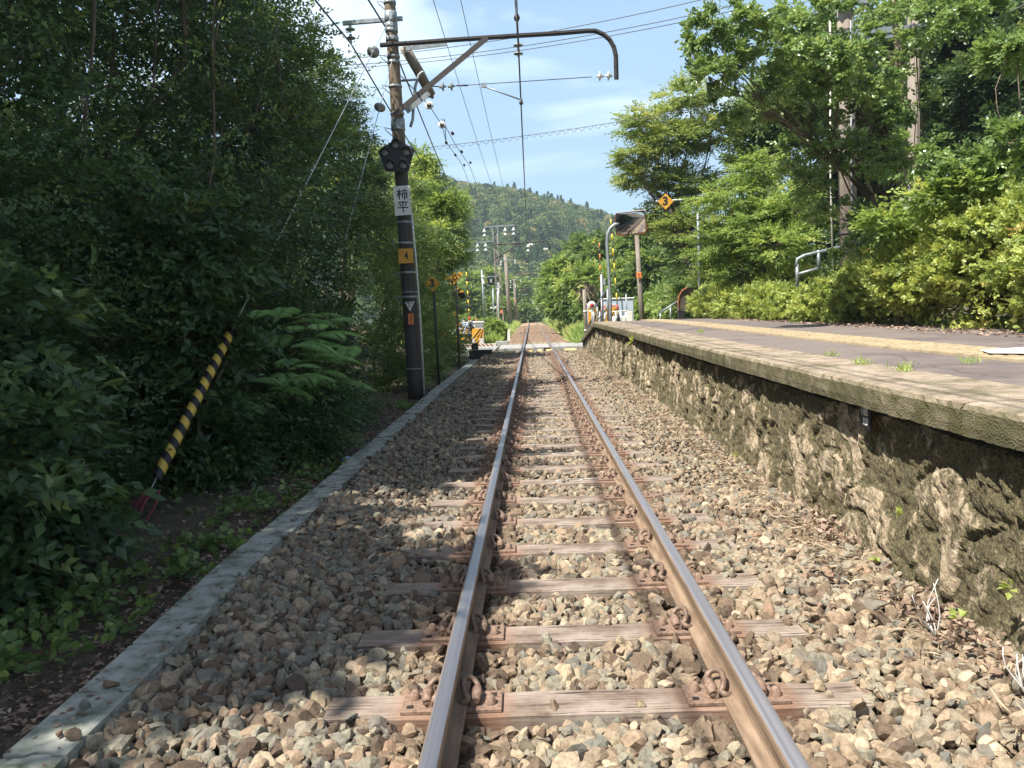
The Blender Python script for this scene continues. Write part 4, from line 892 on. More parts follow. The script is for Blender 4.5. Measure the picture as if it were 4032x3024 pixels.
    for px in (2336, 2361, 2424, 2444, 2466): b = MB(); b.tube([W(px, 1228, 37.5), W(px+2, 1275, 37.5)], .03, 8); b.build('rail_post', [M['white']], r)
    b = MB(); a = W(2490, 1240, 37.4); b.box(a+np.array([-.12, 0, -.1]), (.26, .06, .55), bev=.02); b.build('end_panel', [M['cream']], r)
    b = MB(); b.tube([W(2465, 1157, 38.2), W(2469, 1275, 38.2)], .035, 8); o = b.build('grey_post', [M['galv']], None, W(2469, 1275, 38.2)); tag(o, 'short grey round topped post in front of the blue grey cabinet', 'post')
    # handrail by the hedge and the rusty sheet
    r = empty('ramp_handrail', W(2620, 1256, 30.0), 'grey pipe handrail sloping up to the rusty sheet by the hedge', 'handrail')
    b = MB(); b.tube([W(2598, 1232, 30), W(2672, 1184, 30)], .035, 8); b.build('rail_pipe', [M['galv']], r)
    for q in ((2600, 1232, 1256), (2640, 1206, 1252), (2671, 1186, 1250)): b = MB(); b.tube([W(q[0], q[1], 30), W(q[0]+1, q[2]+20, 30)], .03, 8); b.build('rail_post', [M['galv']], r)
    p = W(2680, 1262, 27.5); r = empty('rusty_sheet', p, 'curved rusty steel sheet on a short base at the end of the hedge', 'rusty sheet'); b = MB()
    pts = [W(*q) for q in ((2676, 1225, 27.5), (2670, 1195, 27.5), (2674, 1165, 27.5), (2686, 1145, 27.5), (2706, 1133, 27.5))]
    b.tube(pts, .03, 8); b.build('bent_frame', [M['rust']], r)
    b = MB()
    for i in range(4): b.prism([pts[i], pts[i+1], pts[i+1]+np.array([.45, .1, 0]), pts[i]+np.array([.45, .1, 0])], (0, .02, 0))
    b.build('sheet', [M['bark']], r); b = MB(); b.box(W(2682, 1240, 27.6), (.22, .2, .32), bev=.02); b.build('sheet_base', [M['black']], r)
crossing_right()

# ------------------------------------------------------------------ signs
def diamond(px, py, y, side, txt, label, post=None, size=.3, mat_post='dark_steel', rim=0):
    c = W(px, py, y); base = np.array(post) if post is not None else c; root = empty('diamond_sign', base, label, 'sign')
    h = side/math.sqrt(2); lean = Matrix.Rotation(math.radians(0), 3, 'Y'); b = MB(); y0 = c[1]
    b.prism([(c[0]+dx, y0, c[2]+dz) for dx, dz in ((-h, 0), (0, -h), (h, 0), (0, h))], (0, .012, 0)); s = b.build('sign_plate', [M['yellow']], root)
    if txt == 'o':
        b = MB(); n = 32
        for i in range(n):
            a0, a1 = 2*math.pi*i/n, 2*math.pi*(i+1)/n; b.add([(c[0]+r*math.cos(a), y0-.003, c[2]+r*math.sin(a)) for a, r in ((a0, side*.30), (a0, side*.185), (a1, side*.185), (a1, side*.30))][::-1], [(0, 1, 2, 3)])
        b.build('lettering', [M['black']], s)
    else: text(txt, size, (c[0]-.01, y0-.004, c[2]), M['black'], s, bold=size*.045, sx=.95)
    if post is not None:
        b = MB(); b.tube([post, (c[0]+.012, y0+.045, c[2]+h*.6)], .03, 10); b.build('post', [M[mat_post]], root)
    return root, c
diamond(1703, 1117, 19.2, .265, '3', 'yellow diamond sign reading 3 on a thin grey post beside the dark pole', (-2.41, 19.24, -.3), .25)
diamond(1791, 1094, 24.2, .235, 'o', 'yellow diamond sign with a ring like 0 in front of the crossing mast', (-2.36, 24.24, -.3))
def hanging_three():
    base = W(2756, 1262, 27.0); root = empty('hanging_sign_post', base, 'tall steel post with an arm carrying a yellow diamond sign reading 3', 'sign post')
    b = MB(); top = W(2746, 812, 27.0); b.tube([base-np.array([0, 0, .3]), W(2752, 1000, 27.0), W(2748, 830, 27.0)], .048, 12); b.build('post', [M['galv']], root)
    b = MB(); b.tube([W(2748, 822, 27.0), W(2740, 790, 27.0), W(2725, 785, 27.0), W(2590, 792, 27.0)], .03, 8); b.tube([W(2590, 792, 27), W(2582, 796, 27)], .045, 8); b.build('arm', [M['galv']], root)
    c = W(2621, 793, 26.9); h = .255; b = MB(); b.prism([(c[0]+dx, c[1], c[2]+dz) for dx, dz in ((-h, 0), (0, -h*1.0), (h, 0), (0, h*1.0))], (0, .012, 0)); s = b.build('sign_plate', [M['yellow']], root); text('3', .36, (c[0]-.01, c[1]-.004, c[2]), M['black'], s, bold=.016)
hanging_three()

# ------------------------------------------------------------------ main pole
def insul_disc(b, c, ax, r=.085, m=0, n=18):
    b.lathe(c, [(.001, -.06), (.028, -.06), (.03, -.02), (r*.55, -.012), (r, .012), (r*.98, .02), (r*.7, .016), (r*.66, .026), (r*.45, .018), (r*.4, .03), (.02, .03), (.02, .07), (.001, .07)], n, m, ax)
def main_pole():
    B = np.array([-2.48, 15.9, -.25]); root = empty('catenary_pole', B, 'tall dark wooden railway pole with cantilever arm, signal lamps and plates', 'pole')
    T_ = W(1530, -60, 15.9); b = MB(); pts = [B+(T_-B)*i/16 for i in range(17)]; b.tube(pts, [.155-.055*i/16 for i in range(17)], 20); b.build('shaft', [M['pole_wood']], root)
    def at_h(py): 
        t = (B[2]-W(1600, py, 15.9)[2])/(B[2]-T_[2]); return B+(T_-B)*t, .155-.055*t
    for py, w in ((8, .06), (66, .20), (100, .10), (118, .07), (152, .09), (222, .05), (244, .06), (340, .045), (447, .05), (490, .22), (508, .05), (876, .05), (958, .045), (1074, .045), (1170, .045), (1151, .02), (1452, .02)):
        c, r = at_h(py); b = MB(); b.lathe(c-np.array([0, 0, w/2]), [(r+.004, 0), (r+.014, .003), (r+.014, w-.003), (r+.004, w)], 20); b.box(c+np.array([.02, -r-.022, 0]), (.06, .03, w*.7)); b.build('band', [M['galv']], root)
    # step irons and cable clips on the track side of the pole
    for py in (8, 222, 340, 508, 958, 1074, 1170):
        c, r = at_h(py); b = MB(); b.tube([c+np.array([-r, -.03, 0]), c+np.array([-r-.13, -.05, .03]), c+np.array([-r-.12, -.05, -.01]), c+np.array([-r, -.03, -.12])], .008, 6); b.build('step_iron', [M['galv']], root)
    # white cable conduit up the side
    b = MB(); b.tube([W(1672, 1575, 15.78), W(1655, 1250, 15.78), W(1636, 1000, 15.78), W(1619, 830, 15.78)], .018, 8); b.build('conduit', [M['porcelain']], root)
    # cantilever: curved channel arm
    pix = [(1497, 178), (1600, 171), (1800, 156), (2000, 143), (2200, 131), (2310, 122), (2345, 122), (2375, 135), (2400, 156), (2417, 185), (2425, 220), (2426, 265), (2427, 312)]
    P = [W(a, c, 15.72) for a, c in pix]; b = MB()
    def channel(P_, wd=.045, dp=.065):
        for a, c in zip(P_[:-1], P_[1:]):
            a = np.array(a); c = np.array(c); d = (c-a)/np.linalg.norm(c-a); a2 = a-d*.006; c2 = c+d*.006
            b.beam(a2, c2, dp, .012); n_ = np.cross(d, [0, 1, 0]); n_ = n_/np.linalg.norm(n_)
            b.beam(a2+n_*0, c2, .010, wd*1.9, up=n_)
    channel(P); b.build('cantilever_arm', [M['dark_steel']], root)
    b = MB(); b.beam(W(1545, 458, 15.72), W(1918, 148, 15.72), .06, .045); b.beam(W(1545, 458, 15.69), W(1918, 148, 15.69), .012, .10); b.build('brace', [M['dark_steel']], root)
    b = MB(); b.beam(W(1600, 440, 15.98), W(1690, 366, 15.98), .03, .09); b.beam(W(1590, 193, 15.95), W(1760, 172, 15.95), .03, .075); b.build('rear_brace', [M['galv']], root)
    # top crossarm and its insulator
    b = MB(); b.beam(W(1350, 92, 16.05), W(1585, 73, 16.05), .07, .07); b.build('crossarm', [M['galv']], root)
    def string(pa, ax, n, gap, name, mat, r=.085, scale=1):
        b = MB()
        for i in range(n): insul_disc(b, np.array(pa)+np.array(ax)*gap*i, ax, r)
        return b.build(name, [M[mat]], root)
    string(W(1379, 113, 16.0), (0, 0, -1), 2, .16, 'hanging_insulator', 'grey_porcelain', .095)
    string(W(2040, 176, 15.72), (0, 0, -1), 2, .15, 'hanging_insulator', 'grey_porcelain', .09)
    d = (W(2350, 300, 15.72)-W(2420, 297, 15.72)); d = d/np.linalg.norm(d)
    string(W(2398, 298, 15.72), d, 2, .16, 'strain_insulator', 'porcelain', .09)
    string(W(1742, 341, 15.72), -d, 2, .16, 'strain_insulator', 'grey_porcelain', .09)
    b = MB(); b.tube([W(1690, 340, 15.72), W(1742, 341, 15.72)], .01, 6); b.tube([W(1785, 339, 15.72), W(1905, 331, 15.72), W(2330, 303, 15.72)], .007, 6); b.tube([W(1798, 337, 15.72), W(1842, 336, 15.72)], .016, 6); b.build('span_wire', [M['wire']], root)
    b = MB(); b.tube([W(1905, 340, 15.72), W(1980, 367, 15.72), W(2050, 393, 15.72)], .014, 8); b.box(W(1905, 336, 15.72), (.09, .04, .08)); b.box(W(2052, 396, 15.72), (.06, .06, .07)); b.build('steady_arm', [M['galv']], root)
    # bent conduit pipe behind
    b = MB(); b.tube([W(a, c, 16.05) for a, c in ((1616, 500), (1625, 470), (1628, 420), (1635, 340), (1650, 295), (1662, 284), (1672, 287))], .028, 8); b.tube([W(1580, 318, 16.0), W(1645, 313, 16.0)], .022, 8); b.build('bent_pipe', [M['galv']], root)
    # five-lamp route signal
    cen = W(1560, 612, 15.62); R0 = .325; ang = math.radians(2); b = MB(); pent = []
    def pp(r, k, dy=0): a = math.pi/2+ang+k*2*math.pi/5; return (cen[0]+r*math.cos(a), cen[1]+dy, cen[2]+r*.97*math.sin(a)*1.0)
    pent = [W(a, c, 15.62) for a, c in ((1562, 545), (1487, 594), (1519, 676), (1608, 675), (1632, 588))]
    b.prism([tuple(p) for p in pent], (0, .03, 0)); s = b.build('signal_head', [M['black']], root)
    for a, c in ((1558, 569), (1517, 600), (1600, 598), (1536, 650), (1589, 650)):
        p = W(a, c, 15.62); b = MB(); n = 16; hood = []
        b.lathe(p+np.array([0, -.002, 0]), [(.073, 0), (.08, -.02), (.073, -.022), (.068, -.01), (.068, .0)], 20, axis=(0, 1, 0))
        for k in range(n):
            a0, a1 = math.radians(-20)+math.radians(220)*k/n, math.radians(-20)+math.radians(220)*(k+1)/n
            L0 = .13*max(0, math.sin((a0+math.radians(20))/math.radians(220)*math.pi))**.6; L1 = .13*max(0, math.sin((a1+math.radians(20))/math.radians(220)*math.pi))**.6
            b.add([(p[0]+r*math.cos(q), p[1]-l, p[2]+r*math.sin(q)) for r, q, l in ((.078, a0, 0), (.078, a1, 0), (.078, a1, L1), (.078, a0, L0), (.074, a0, 0), (.074, a1, 0), (.074, a1, L1), (.074, a0, L0))], [(0, 1, 2, 3), (7, 6, 5, 4), (3, 2, 6, 7)])
        b.build('lamp_hood', [M['black']], s); b = MB(); b.lathe(p+np.array([0, -.004, 0]), [(.001, -.022), (.03, -.018), (.066, 0)], 20, axis=(0, 1, 0)); b.build('lamp_lens', [M['lens']], s)
    b = MB(); b.tube([W(1592, 185, 16.6), W(1645, 275, 16.9), W(1698, 375, 17.2)], [.105, .10, .095], 14); b.tube([W(1698, 375, 17.2), W(1705, 388, 17.23)], [.06, .02], 10); b.build('strut', [M['concrete_pole']], root)
    # plates
    c = W(1584, 790, 15.70); b = MB(); R = Matrix.Rotation(math.radians(-1.2), 3, 'Y'); b.box(c, (.315, .012, .545), R=R, bev=.004); s = b.build('name_plate', [M['white']], root)
    
    def strokes(S_, cx_, cz_, w, h, nm='lettering'):
        b = MB()
        for k, (x0, z0, x1, z1, t) in enumerate(S_):
            p = np.array([cx_+(x0-.5)*w, cz_+(z0-.5)*h]); q = np.array([cx_+(x1-.5)*w, cz_+(z1-.5)*h]); d = (q-p)/np.linalg.norm(q-p); n_ = np.array([-d[1], d[0]])*t*w/2; yy_ = c[1]-.0075-.0004*k
            b.prism([(v[0], yy_, v[1]) for v in (p-n_, q-n_, q+n_, p+n_)], (0, -.001, 0))
        b.build(nm, [M['black']], s)
    strokes([(.0, .77, .44, .77, .11), (.23, 1, .23, 0, .12), (.21, .70, .03, .28, .11), (.26, .68, .43, .42, .11), (.72, 1.0, .72, .84, .12), (.47, .80, 1.0, .80, .11), (.53, .62, .53, .14, .11), (.48, .60, .98, .60, .11), (.93, .62, .93, .12, .11), (.93, .16, .82, .16, .10), (.72, .62, .72, -.02, .12)], c[0]+.003, c[2]+.118, .20, .195)
    strokes([(.04, .95, .96, .95, .11), (.18, .84, .30, .56, .12), (.82, .84, .70, .56, .12), (0, .42, 1, .42, .11), (.5, .95, .5, -.02, .12)], c[0]+.010, c[2]-.115, .20, .19)
    c = W(1598, 1008, 15.70); b = MB(); b.box(c, (.275, .012, .275), bev=.004); s = b.build('number_plate', [M['yellow']], root); text('4', .20, (c[0]+.01, c[1]-.008, c[2]), M['black'], s, bold=.006, sx=.7); text('木', .035, (c[0]-.09, c[1]-.008, c[2]+.105), M['black'], s)
    c = W(1614, 1208, 15.68); b = MB(); b.prism([(c[0]-.093, c[1], c[2]+.09), (c[0]+.0, c[1], c[2]-.085), (c[0]+.093, c[1], c[2]+.10)], (0, .01, 0)); s = b.build('triangle_plate', [M['white']], root)
    text('単下', .058, (c[0], c[1]-.004, c[2]+.06), M['black'], s, bold=.001); text('←', .085, (c[0], c[1]-.004, c[2]+.01), M['black'], s, bold=.002)
    c = W(1618, 1256, 15.68); b = MB(); b.box(c, (.105, .01, .21), bev=.003); s = b.build('orange_plate', [M['orange']], root); text('列\n見\n通\nし\n〆', .036, (c[0], c[1]-.007, c[2]), M['rust'], s, bold=.0008)
    return root
main_pole()

# guy wires, each with a striped guard at its foot
def guy(foot, top, f0, f1, label, disc=None, r=.012, turns=20):
    foot = np.array(foot); top = np.array(top); d = top-foot; root = empty('guy_wire', foot, label, 'guy wire', 'guy wires of the wooden pole'); b = MB(); b.tube([foot+d*.0, top], r, 6); b.build('wire_rope', [M['guy_steel']], root)
    b = MB(); n = turns; L = np.linalg.norm(d); ax = d/L; side = np.cross(ax, [0, 1, 0]); side /= np.linalg.norm(side); ot = np.cross(ax, side); R_ = .044; seg = 18
    rings = []
    for i in range(n+1):
        t = f0+(f1-f0)*i/n; rings.append(foot+d*t)
    for i in range(n):
        for k in range(seg):
            a0, a1 = 2*math.pi*k/seg, 2*math.pi*(k+1)/seg; sl = lambda a: .035*math.cos(a)
            p = lambda c, a: tuple(c+(side*math.cos(a)+ot*math.sin(a))*R_+ax*sl(a)); b.add([p(rings[i], a0), p(rings[i], a1), p(rings[i+1], a1), p(rings[i+1], a0)], [(0, 1, 2, 3)], i % 2, True)
    b.build('striped_guard', [M['black'], M['guy_yellow']], root)
    if disc:
        b = MB(); insul_disc(b, foot+d*disc, ax, .105); b.lathe(foot+d*disc, [(.08, .02), (.07, .028), (.055, .02)], 18, 0, ax); b.build('guy_insulator', [M['grey_porcelain']], root)
    return root, foot, d
def proj(p):
    c = MW.T @ (np.array(p, float)-CAM); return 2016+FPX*c[0]/c[2], 1512-FPX*c[1]/c[2]
def t_at(a, b, py):
    lo, hi = 0.0, 1.0
    for _ in range(40):
        m_ = (lo+hi)/2
        if proj(np.array(a)+(np.array(b)-np.array(a))*m_)[1] > py: lo = m_
        else: hi = m_
    return lo
def guys():
    f, t = W(590, 1935, 6.3), W(1553, 40, 15.85)
    root, ft, d = guy(f, t, .012, t_at(f, t, 1300), 'long guy wire ending in a black and yellow striped sleeve among the dark bushes', t_at(f, t, 205), .0065, 23)
    b = MB(); r = np.random.default_rng(3)
    for i in range(7):
        o = r.normal(0, .02, 3); b.tube([f+d*.02/np.linalg.norm(d)+o, f-d/np.linalg.norm(d)*.12+o*1.8+np.array([-.03, 0, 0]), f-d/np.linalg.norm(d)*.30+o*1.2], .010, 5)
    b.build('red_cord', [M['red_cord']], root)
    f, t = W(1150, 1735, 11.0), W(1545, 235, 15.8)
    guy(f, t, .03, t_at(f, t, 1640), 'shorter guy wire whose striped foot hides under the fern', t_at(f, t, 425), .0075, 9)
guys()

# ------------------------------------------------------------------ overhead wires
def wire(name, label, pts, r=.008, mat='wire', sag=0, n=14, group=None, cat='wire'):
    pts = [np.array(p, float) for p in pts]; P = []
    for a, c in zip(pts[:-1], pts[1:]):
        for i in range(n): t = i/n; P.append(a+(c-a)*t-np.array([0, 0, sag*4*t*(1-t)]))
    P.append(pts[-1]); b = MB(); b.tube(P, r, 5); o = b.build(name, [M[mat]], None, P[0]); return tag(o, label, cat, group) if label else o
def wires():
    root = empty('overhead_line', (-.25, 15.7, 5.3), 'catenary and contact wire hanging over the middle of the track', 'overhead line')
    cpts = [(-.22, -8, 5.28), tuple(W(2052, 395, 15.72)), tuple(W(2078, 985, 60)), tuple(W(2086, 1110, 94)), tuple(W(2088, 1145, 129)), (track_x(200)-.3, 200, 4.6)]
    mpts = [(-.30, -8, 6.2), tuple(W(2041, 205, 15.72)), tuple(W(2076, 950, 60)), tuple(W(2086, 1092, 94)), tuple(W(2088, 1135, 129)), (track_x(200)-.3, 200, 5.3)]
    def line(pts, sag, r, name):
        P = []
        for a, c in zip(pts[:-1], pts[1:]):
            a, c = np.array(a), np.array(c)
            for i in range(16): t = i/16; P.append(a+(c-a)*t-np.array([0, 0, sag*4*t*(1-t)]))
        P.append(np.array(pts[-1])); b = MB(); b.tube(P, r, 5); b.build(name, [M['wire']], root); return P
    c = line(cpts, .0, .009, 'contact_wire'); m_ = line(mpts, .55, .009, 'messenger_wire')
    for k in range(2, 60, 3): b = MB(); b.tube([m_[k], c[k]], .004, 4); b.build('dropper', [M['wire']], root)
    b = MB(); b.lathe(W(2035, 70, 13.2), [(.001, -.05), (.05, -.03), (.05, .03), (.001, .05)], 10, axis=(1, 0, 0)); b.build('wire_clamp', [M['dark_steel']], root); b = MB(); b.lathe(W(2052, 405, 15.6), [(.001, -.04), (.04, -.02), (.04, .02), (.001, .04)], 10, axis=(1, 0, 0)); b.build('wire_clamp', [M['dark_steel']], root)
    g_ = 'feeder cables along the poles'
    wire('feeder_cable', 'thick black cable from the lower hanging insulator running behind the wooden pole', [(-3.40, -8, 6.3), W(1382, 172, 16.0), W(1900, 990, 60), W(1990, 1120, 94)], .017, 'wire', .35, cat='cable')
    wire('feeder_cable', 'thick black cable crossing the top of the wooden pole from the frame edge', [(-2.76, -8, 6.9), W(1520, 110, 16.2), W(1880, 945, 60), W(2000, 1110, 94)], .017, 'wire', .45, cat='cable')
    g_ = None
    wire('thin_wire', 'thin wire running down from the sky nearer the wooden pole', [W(1703, -10, 20), W(1995, 890, 60)], .009, 'wire', .3)
    wire('thin_wire', 'thin wire running down from the sky nearer the overhead line', [W(1812, -10, 20), W(2022, 888, 60)], .009, 'wire', .3)
    for y0, y1, lab in ((238, -35, 'uppermost of three thin wires crossing the sky behind the cantilever'), (262, 20, 'middle one of three thin wires crossing the sky behind the cantilever'), (274, 40, 'lowest of three thin wires crossing the sky behind the cantilever')):
        wire('crossing_wire', lab, [W(1290, y0, 26), W(2900, y1, 24)], .011, 'wire', .25, 20)
    P = []; a, c = W(1560, 592, 30), W(2900, 395, 28)
    wire('support_wire', 'straight line below the sky wires carrying a loosely coiled cable', [a, c], .009, 'wire', .15, 24); 
    for i in range(700): t = i/699; q = a+(c-a)*t; th = t*2*math.pi*42; P.append(q+np.array([0, .05*math.cos(th), -.06+.055*math.sin(th)-.6*t*(1-t)]))
    b = MB(); b.tube(P, .007, 4); o = b.build('coiled_cable', [M['wire']], None, P[0]); tag(o, 'loosely coiled cable wound along the lowest line across the sky', 'cable')
    # twin strained wires with big round insulators right of the pole
    root = empty('anchored_wires', W(1640, 372, 16.2), 'two strained wires with round white insulators running away from the wooden pole', 'wires'); P0, P1, P2 = W(1645, 378, 16.2), W(1690, 415, 18.5), W(1740, 492, 21)
    b = MB(); b.tube([W(1580, 300, 16), P1, P2], .009, 6); b.tube([P2+np.array([-.0, 0, .15]), W(1790, 565, 26), W(1850, 655, 33), W(1955, 930, 60)], .010, 6); b.tube([P2, W(1757, 560, 25), W(1815, 640, 32), W(1945, 960, 60)], .010, 6)
    b.tube([W(1750, 470, 21), W(1757, 560, 25)], .012, 6); b.build('strained_wire', [M['wire']], root)
    for p in (P1, P2): b = MB(); insul_disc(b, p, (.05, -.9, .1), .095, 0, 22); b.lathe(p, [(.001, .06), (.05, .05), (.05, .03)], 12, 1, (0, -1, 0)); b.build('round_insulator', [M['porcelain'], M['dark_steel']], root)
    for q in ((1782, 525, 22.5), (1757, 562, 25), (1793, 610, 28), (1818, 597, 27), (1852, 640, 31), (1828, 650, 32)): b = MB(); b.lathe(W(*q), [(.001, -.06), (.04, -.04), (.04, .04), (.001, .06)], 8, axis=(.2, .9, -.3)); b.build('wire_clamp', [M['dark_steel']], root)
    wire('house_cable', 'upper one of two pale cables rising to the corner over the glossy tree', [W(3640, 155, 15), W(4100, -55, 12)], .009, 'galv', .05)
    wire('house_cable', 'lower one of two pale cables rising to the corner over the glossy tree', [W(3640, 165, 15), W(4100, -18, 12)], .012, 'galv', .08)
wires()

# ------------------------------------------------------------------ far masts and poles
def bell(b, p, s=1.0, m=0):
    for k in (0, 1): b.lathe(np.array(p)-np.array([0, 0, .26*k*s]), [(.001, 0), (.035*s, -.02*s), (.05*s, -.10*s), (.14*s, -.19*s), (.13*s, -.21*s), (.001, -.2*s)], 12, m)
def lattice_mast(y, base_px, top_px, label, w0=.46, w1=.25, full=True):
    A = W(*base_px, y); T_ = W(*top_px, y); A[2] -= .3; root = empty('lattice_mast', A, label, 'mast'); b = MB(); n = 14
    def cor(t, sx, sy): w = (w0+(w1-w0)*t)/2; return A+(T_-A)*t+np.array([sx*w, sy*w, 0])
    C4 = [(-1, -1), (1, -1), (1, 1), (-1, 1)]
    for sx, sy in C4: b.beam(cor(0, sx, sy), cor(1, sx, sy), .05, .05)
    for i in range(n):
        t0, t1 = i/n, (i+1)/n
        for q in range(4):
            a, c = C4[q], C4[(q+1) % 4]
            if i % 2: a, c = c, a
            b.beam(cor(t0, *a), cor(t1, *c), .03, .03, up=(.1, 1, 0))
    b.build('lattice', [M['lattice']], root); return root
def cant(root, y, pts, br, mat='dark_steel'):
    b = MB(); b.tube([W(a, c, y) for a, c in pts], .05, 8); b.tube([W(*br[0], y), W(*br[1], y)], .045, 8); b.build('cantilever_arm', [M[mat]], root)
def far_poles():
    y = 60; r = lattice_mast(y, (1975, 1316), (1950, 920), 'reddish lattice mast beyond the crossing with crossarms and a curved cantilever')
    cant(r, y-.3, [(1944, 963), (2040, 957), (2140, 950), (2155, 953), (2163, 964), (2167, 985)], ((1950, 1021), (2047, 955)))
    b = MB(); b.beam(W(1905, 894, y-.3), W(2026, 886, y-.3), .09, .09); b.beam(W(1877, 955, y-.3), W(1944, 949, y-.3), .08, .08); b.beam(W(1938, 893, y-.3), W(1942, 948, y-.3), .09, .09, up=(0, 1, 0)); b.beam(W(1959, 892, y-.3), W(1961, 960, y-.3), .08, .08, up=(0, 1, 0)); b.build('crossarm', [M['galv']], r)
    for a, c in ((1907, 900), (1989, 896), (2022, 894), (1880, 959), (1912, 957), (2079, 960)): b = MB(); bell(b, W(a, c, y-.3), 1.15); b.build('hanging_insulator', [M['porcelain']], r)
    for a, c in ((2092, 964), (2150, 982)): b = MB(); b.lathe(W(a, c, y-.35), [(.001, -.2), (.12, -.1), (.12, -.08), (.04, -.05), (.12, .06), (.12, .08), (.001, .14)], 12, axis=(.97, 0, -.15)); b.build('strain_insulator', [M['porcelain']], r)
    b = MB(); c = W(1934, 1106, y-.6); b.prism([(c[0]+.32*math.cos(math.pi/2+k*2*math.pi/5), c[1], c[2]+.32*math.sin(math.pi/2+k*2*math.pi/5)) for k in range(5)], (0, .05, 0)); h = b.build('signal_head', [M['black']], r)
    b = MB(); b.box(c+np.array([.0, -.05, 0]), (.17, .05, .26), bev=.01); b.build('lamp_box', [M['grey_porcelain']], h)
    for dx, dz in ((-.17, .08), (.17, .08), (-.12, -.16), (.12, -.16)): b = MB(); b.lathe(c+np.array([dx, -.02, dz]), [(.07, 0), (.07, -.06), (.06, 0)], 12, axis=(0, 1, 0)); b.build('lamp_head', [M['black']], h)
    b = MB(); b.beam(W(1918, 1091, y-.4), W(1958, 1086, y-.4), .07, .07); b.beam(W(1918, 1123, y-.4), W(1958, 1121, y-.4), .07, .07); b.build('signal_bracket', [M['galv']], r)
    b = MB(); b.box(W(1967, 1129, y-.5), (.24, .04, .24)); b.build('number_plate', [M['grey_plate']], r)
    b = MB(); b.tube([W(1957, 1112, y-.4), W(1961, 1180, y-.4), W(1966, 1310, y-.4)], .06, 8); b.tube([W(1963, 1112, y-.4), W(1966, 1300, y-.4)], .03, 8); b.build('conduit', [M['porcelain']], r)
    b = MB(); b.box(W(1963, 1291, y-.8), (.44, .12, .58), bev=.02); b.build('mast_box', [M['grey_plate']], r)
    b = MB(); b.box(W(1975, 1228, y-.6), (.15, .08, .22), bev=.02); b.build('orange_box', [M['orange']], r)
    def wood(y, base, top, lab, arm=None, br=None, cross=(), plates=(), r0=.15, r1=.11):
        A = W(*base, y); A[2] -= .4; T_ = W(*top, y); r = empty('wooden_pole', A, lab, 'pole'); b = MB(); b.tube([A, A+(T_-A)*.5, T_], [r0, (r0+r1)/2, r1], 12); b.build('shaft', [M['concrete_pole']], r)
        if arm: cant(r, y-.15, arm, br)
        for a, c in cross:
            b = MB(); b.beam(W(*a, y-.15), W(*c, y-.15), .08, .08); b.build('crossarm', [M['galv']], r); b = MB(); [bell(b, np.array(W(*q, y-.15))+np.array([0, 0, 0 if k else 0]), .9) for k, q in enumerate((a, c))]; b.build('hanging_insulator', [M['porcelain']], r)
        for p in plates: b = MB(); b.box(W(*p, y-.2), (.22, .03, .26), bev=.01); b.build('number_plate', [M['orange']], r)
    wood(94, (2008, 1262), (1989, 1002), 'first weathered wooden pole beyond the lattice mast with an orange plate', [(1998, 1088), (2060, 1082), (2118, 1079), (2130, 1084), (2134, 1100)], ((1996, 1131), (2067, 1082)), (((1972, 1028), (2028, 1022)),), ((2003, 1190),), .26, .19)
    wood(129, (2034, 1258), (2024, 1098), 'second wooden pole down the line past the lattice mast, half as tall in view', [(2035, 1136), (2090, 1131), (2122, 1129), (2128, 1134), (2129, 1147)], ((2028, 1170), (2080, 1132)), (((2010, 1103), (2051, 1100)), ((2010, 1122), (2030, 1120))), ((2030, 1185),), .24, .18)
    r = lattice_mast(165, (2056, 1252), (2047, 1142), 'small pale lattice mast far down the line', .75, .5); cant(r, 164.5, [(2047, 1136), (2100, 1135), (2128, 1135), (2130, 1147)], ((2048, 1150), (2090, 1136)))
    b = MB(); b.beam(W(2052, 1160, 164.5), W(2078, 1158, 164.5), .15, .15); b.build('crossarm', [M['galv']], r)
    def thin(y, base, top, lab, rad, ins=(), cross=None, mat='galv'):
        A = W(*base, y); A[2] -= .6; r = empty('thin_pole', A, lab, 'pole'); b = MB(); b.tube([A, W(*top, y)], [rad, rad*.8], 8); b.build('shaft', [M[mat]], r)
        if cross: b = MB(); b.beam(W(*cross[0], y-.1), W(*cross[1], y-.1), .1, .1); [b.lathe(W(*q, y-.1), [(.001, 0), (.12, 0), (.12, .2), (.001, .22)], 8) for q in cross]; b.build('crossarm', [M['porcelain']], r)
    thin(75, (1909, 1240), (1897, 1062), 'slim pale concrete pole standing alone in the green field, the taller one', .11, cross=((1903, 1095), (1905, 1120)))
    thin(95, (1944, 1250), (1941, 1136), 'slim pale pole in the field close to the lattice mast', .11, cross=((1935, 1216), (1951, 1214)))
    thin(150, (2083, 1256), (2082, 1204), 'short pale post at the trackside just before the rails bend away', .16); thin(180, (2103, 1255), (2098, 1183), 'pale post standing over the far end of the rails', .2, cross=((2091, 1184), (2110, 1184)))
    thin(150, (2141, 1242), (2137, 1192), 'short grey pole among the bushes past the end of the rails', .15, cross=((2130, 1200), (2142, 1206)))
    thin(190, (2072, 1255), (2066, 1180), 'faint grey pole between the small lattice mast and the last posts', .16, cross=((2058, 1184), (2074, 1183)))
    p = W(2001, 1318, 47); p[2] = -.75; b = MB(); t = W(2005, 1297, 47); b.prism([(p[0]-.1, 47, p[2]), (p[0]+.1, 47, p[2]), (p[0]+.1, 47, t[2]-.1), (p[0]+.16, 47, t[2]+.05), (p[0]-.02, 47, t[2]-.02)], (0, .12, 0)); o = b.build('marker_post', [M['white']], None, p); tag(o, 'small white marker post on the stony bank beyond the crossing', 'marker')
far_poles()
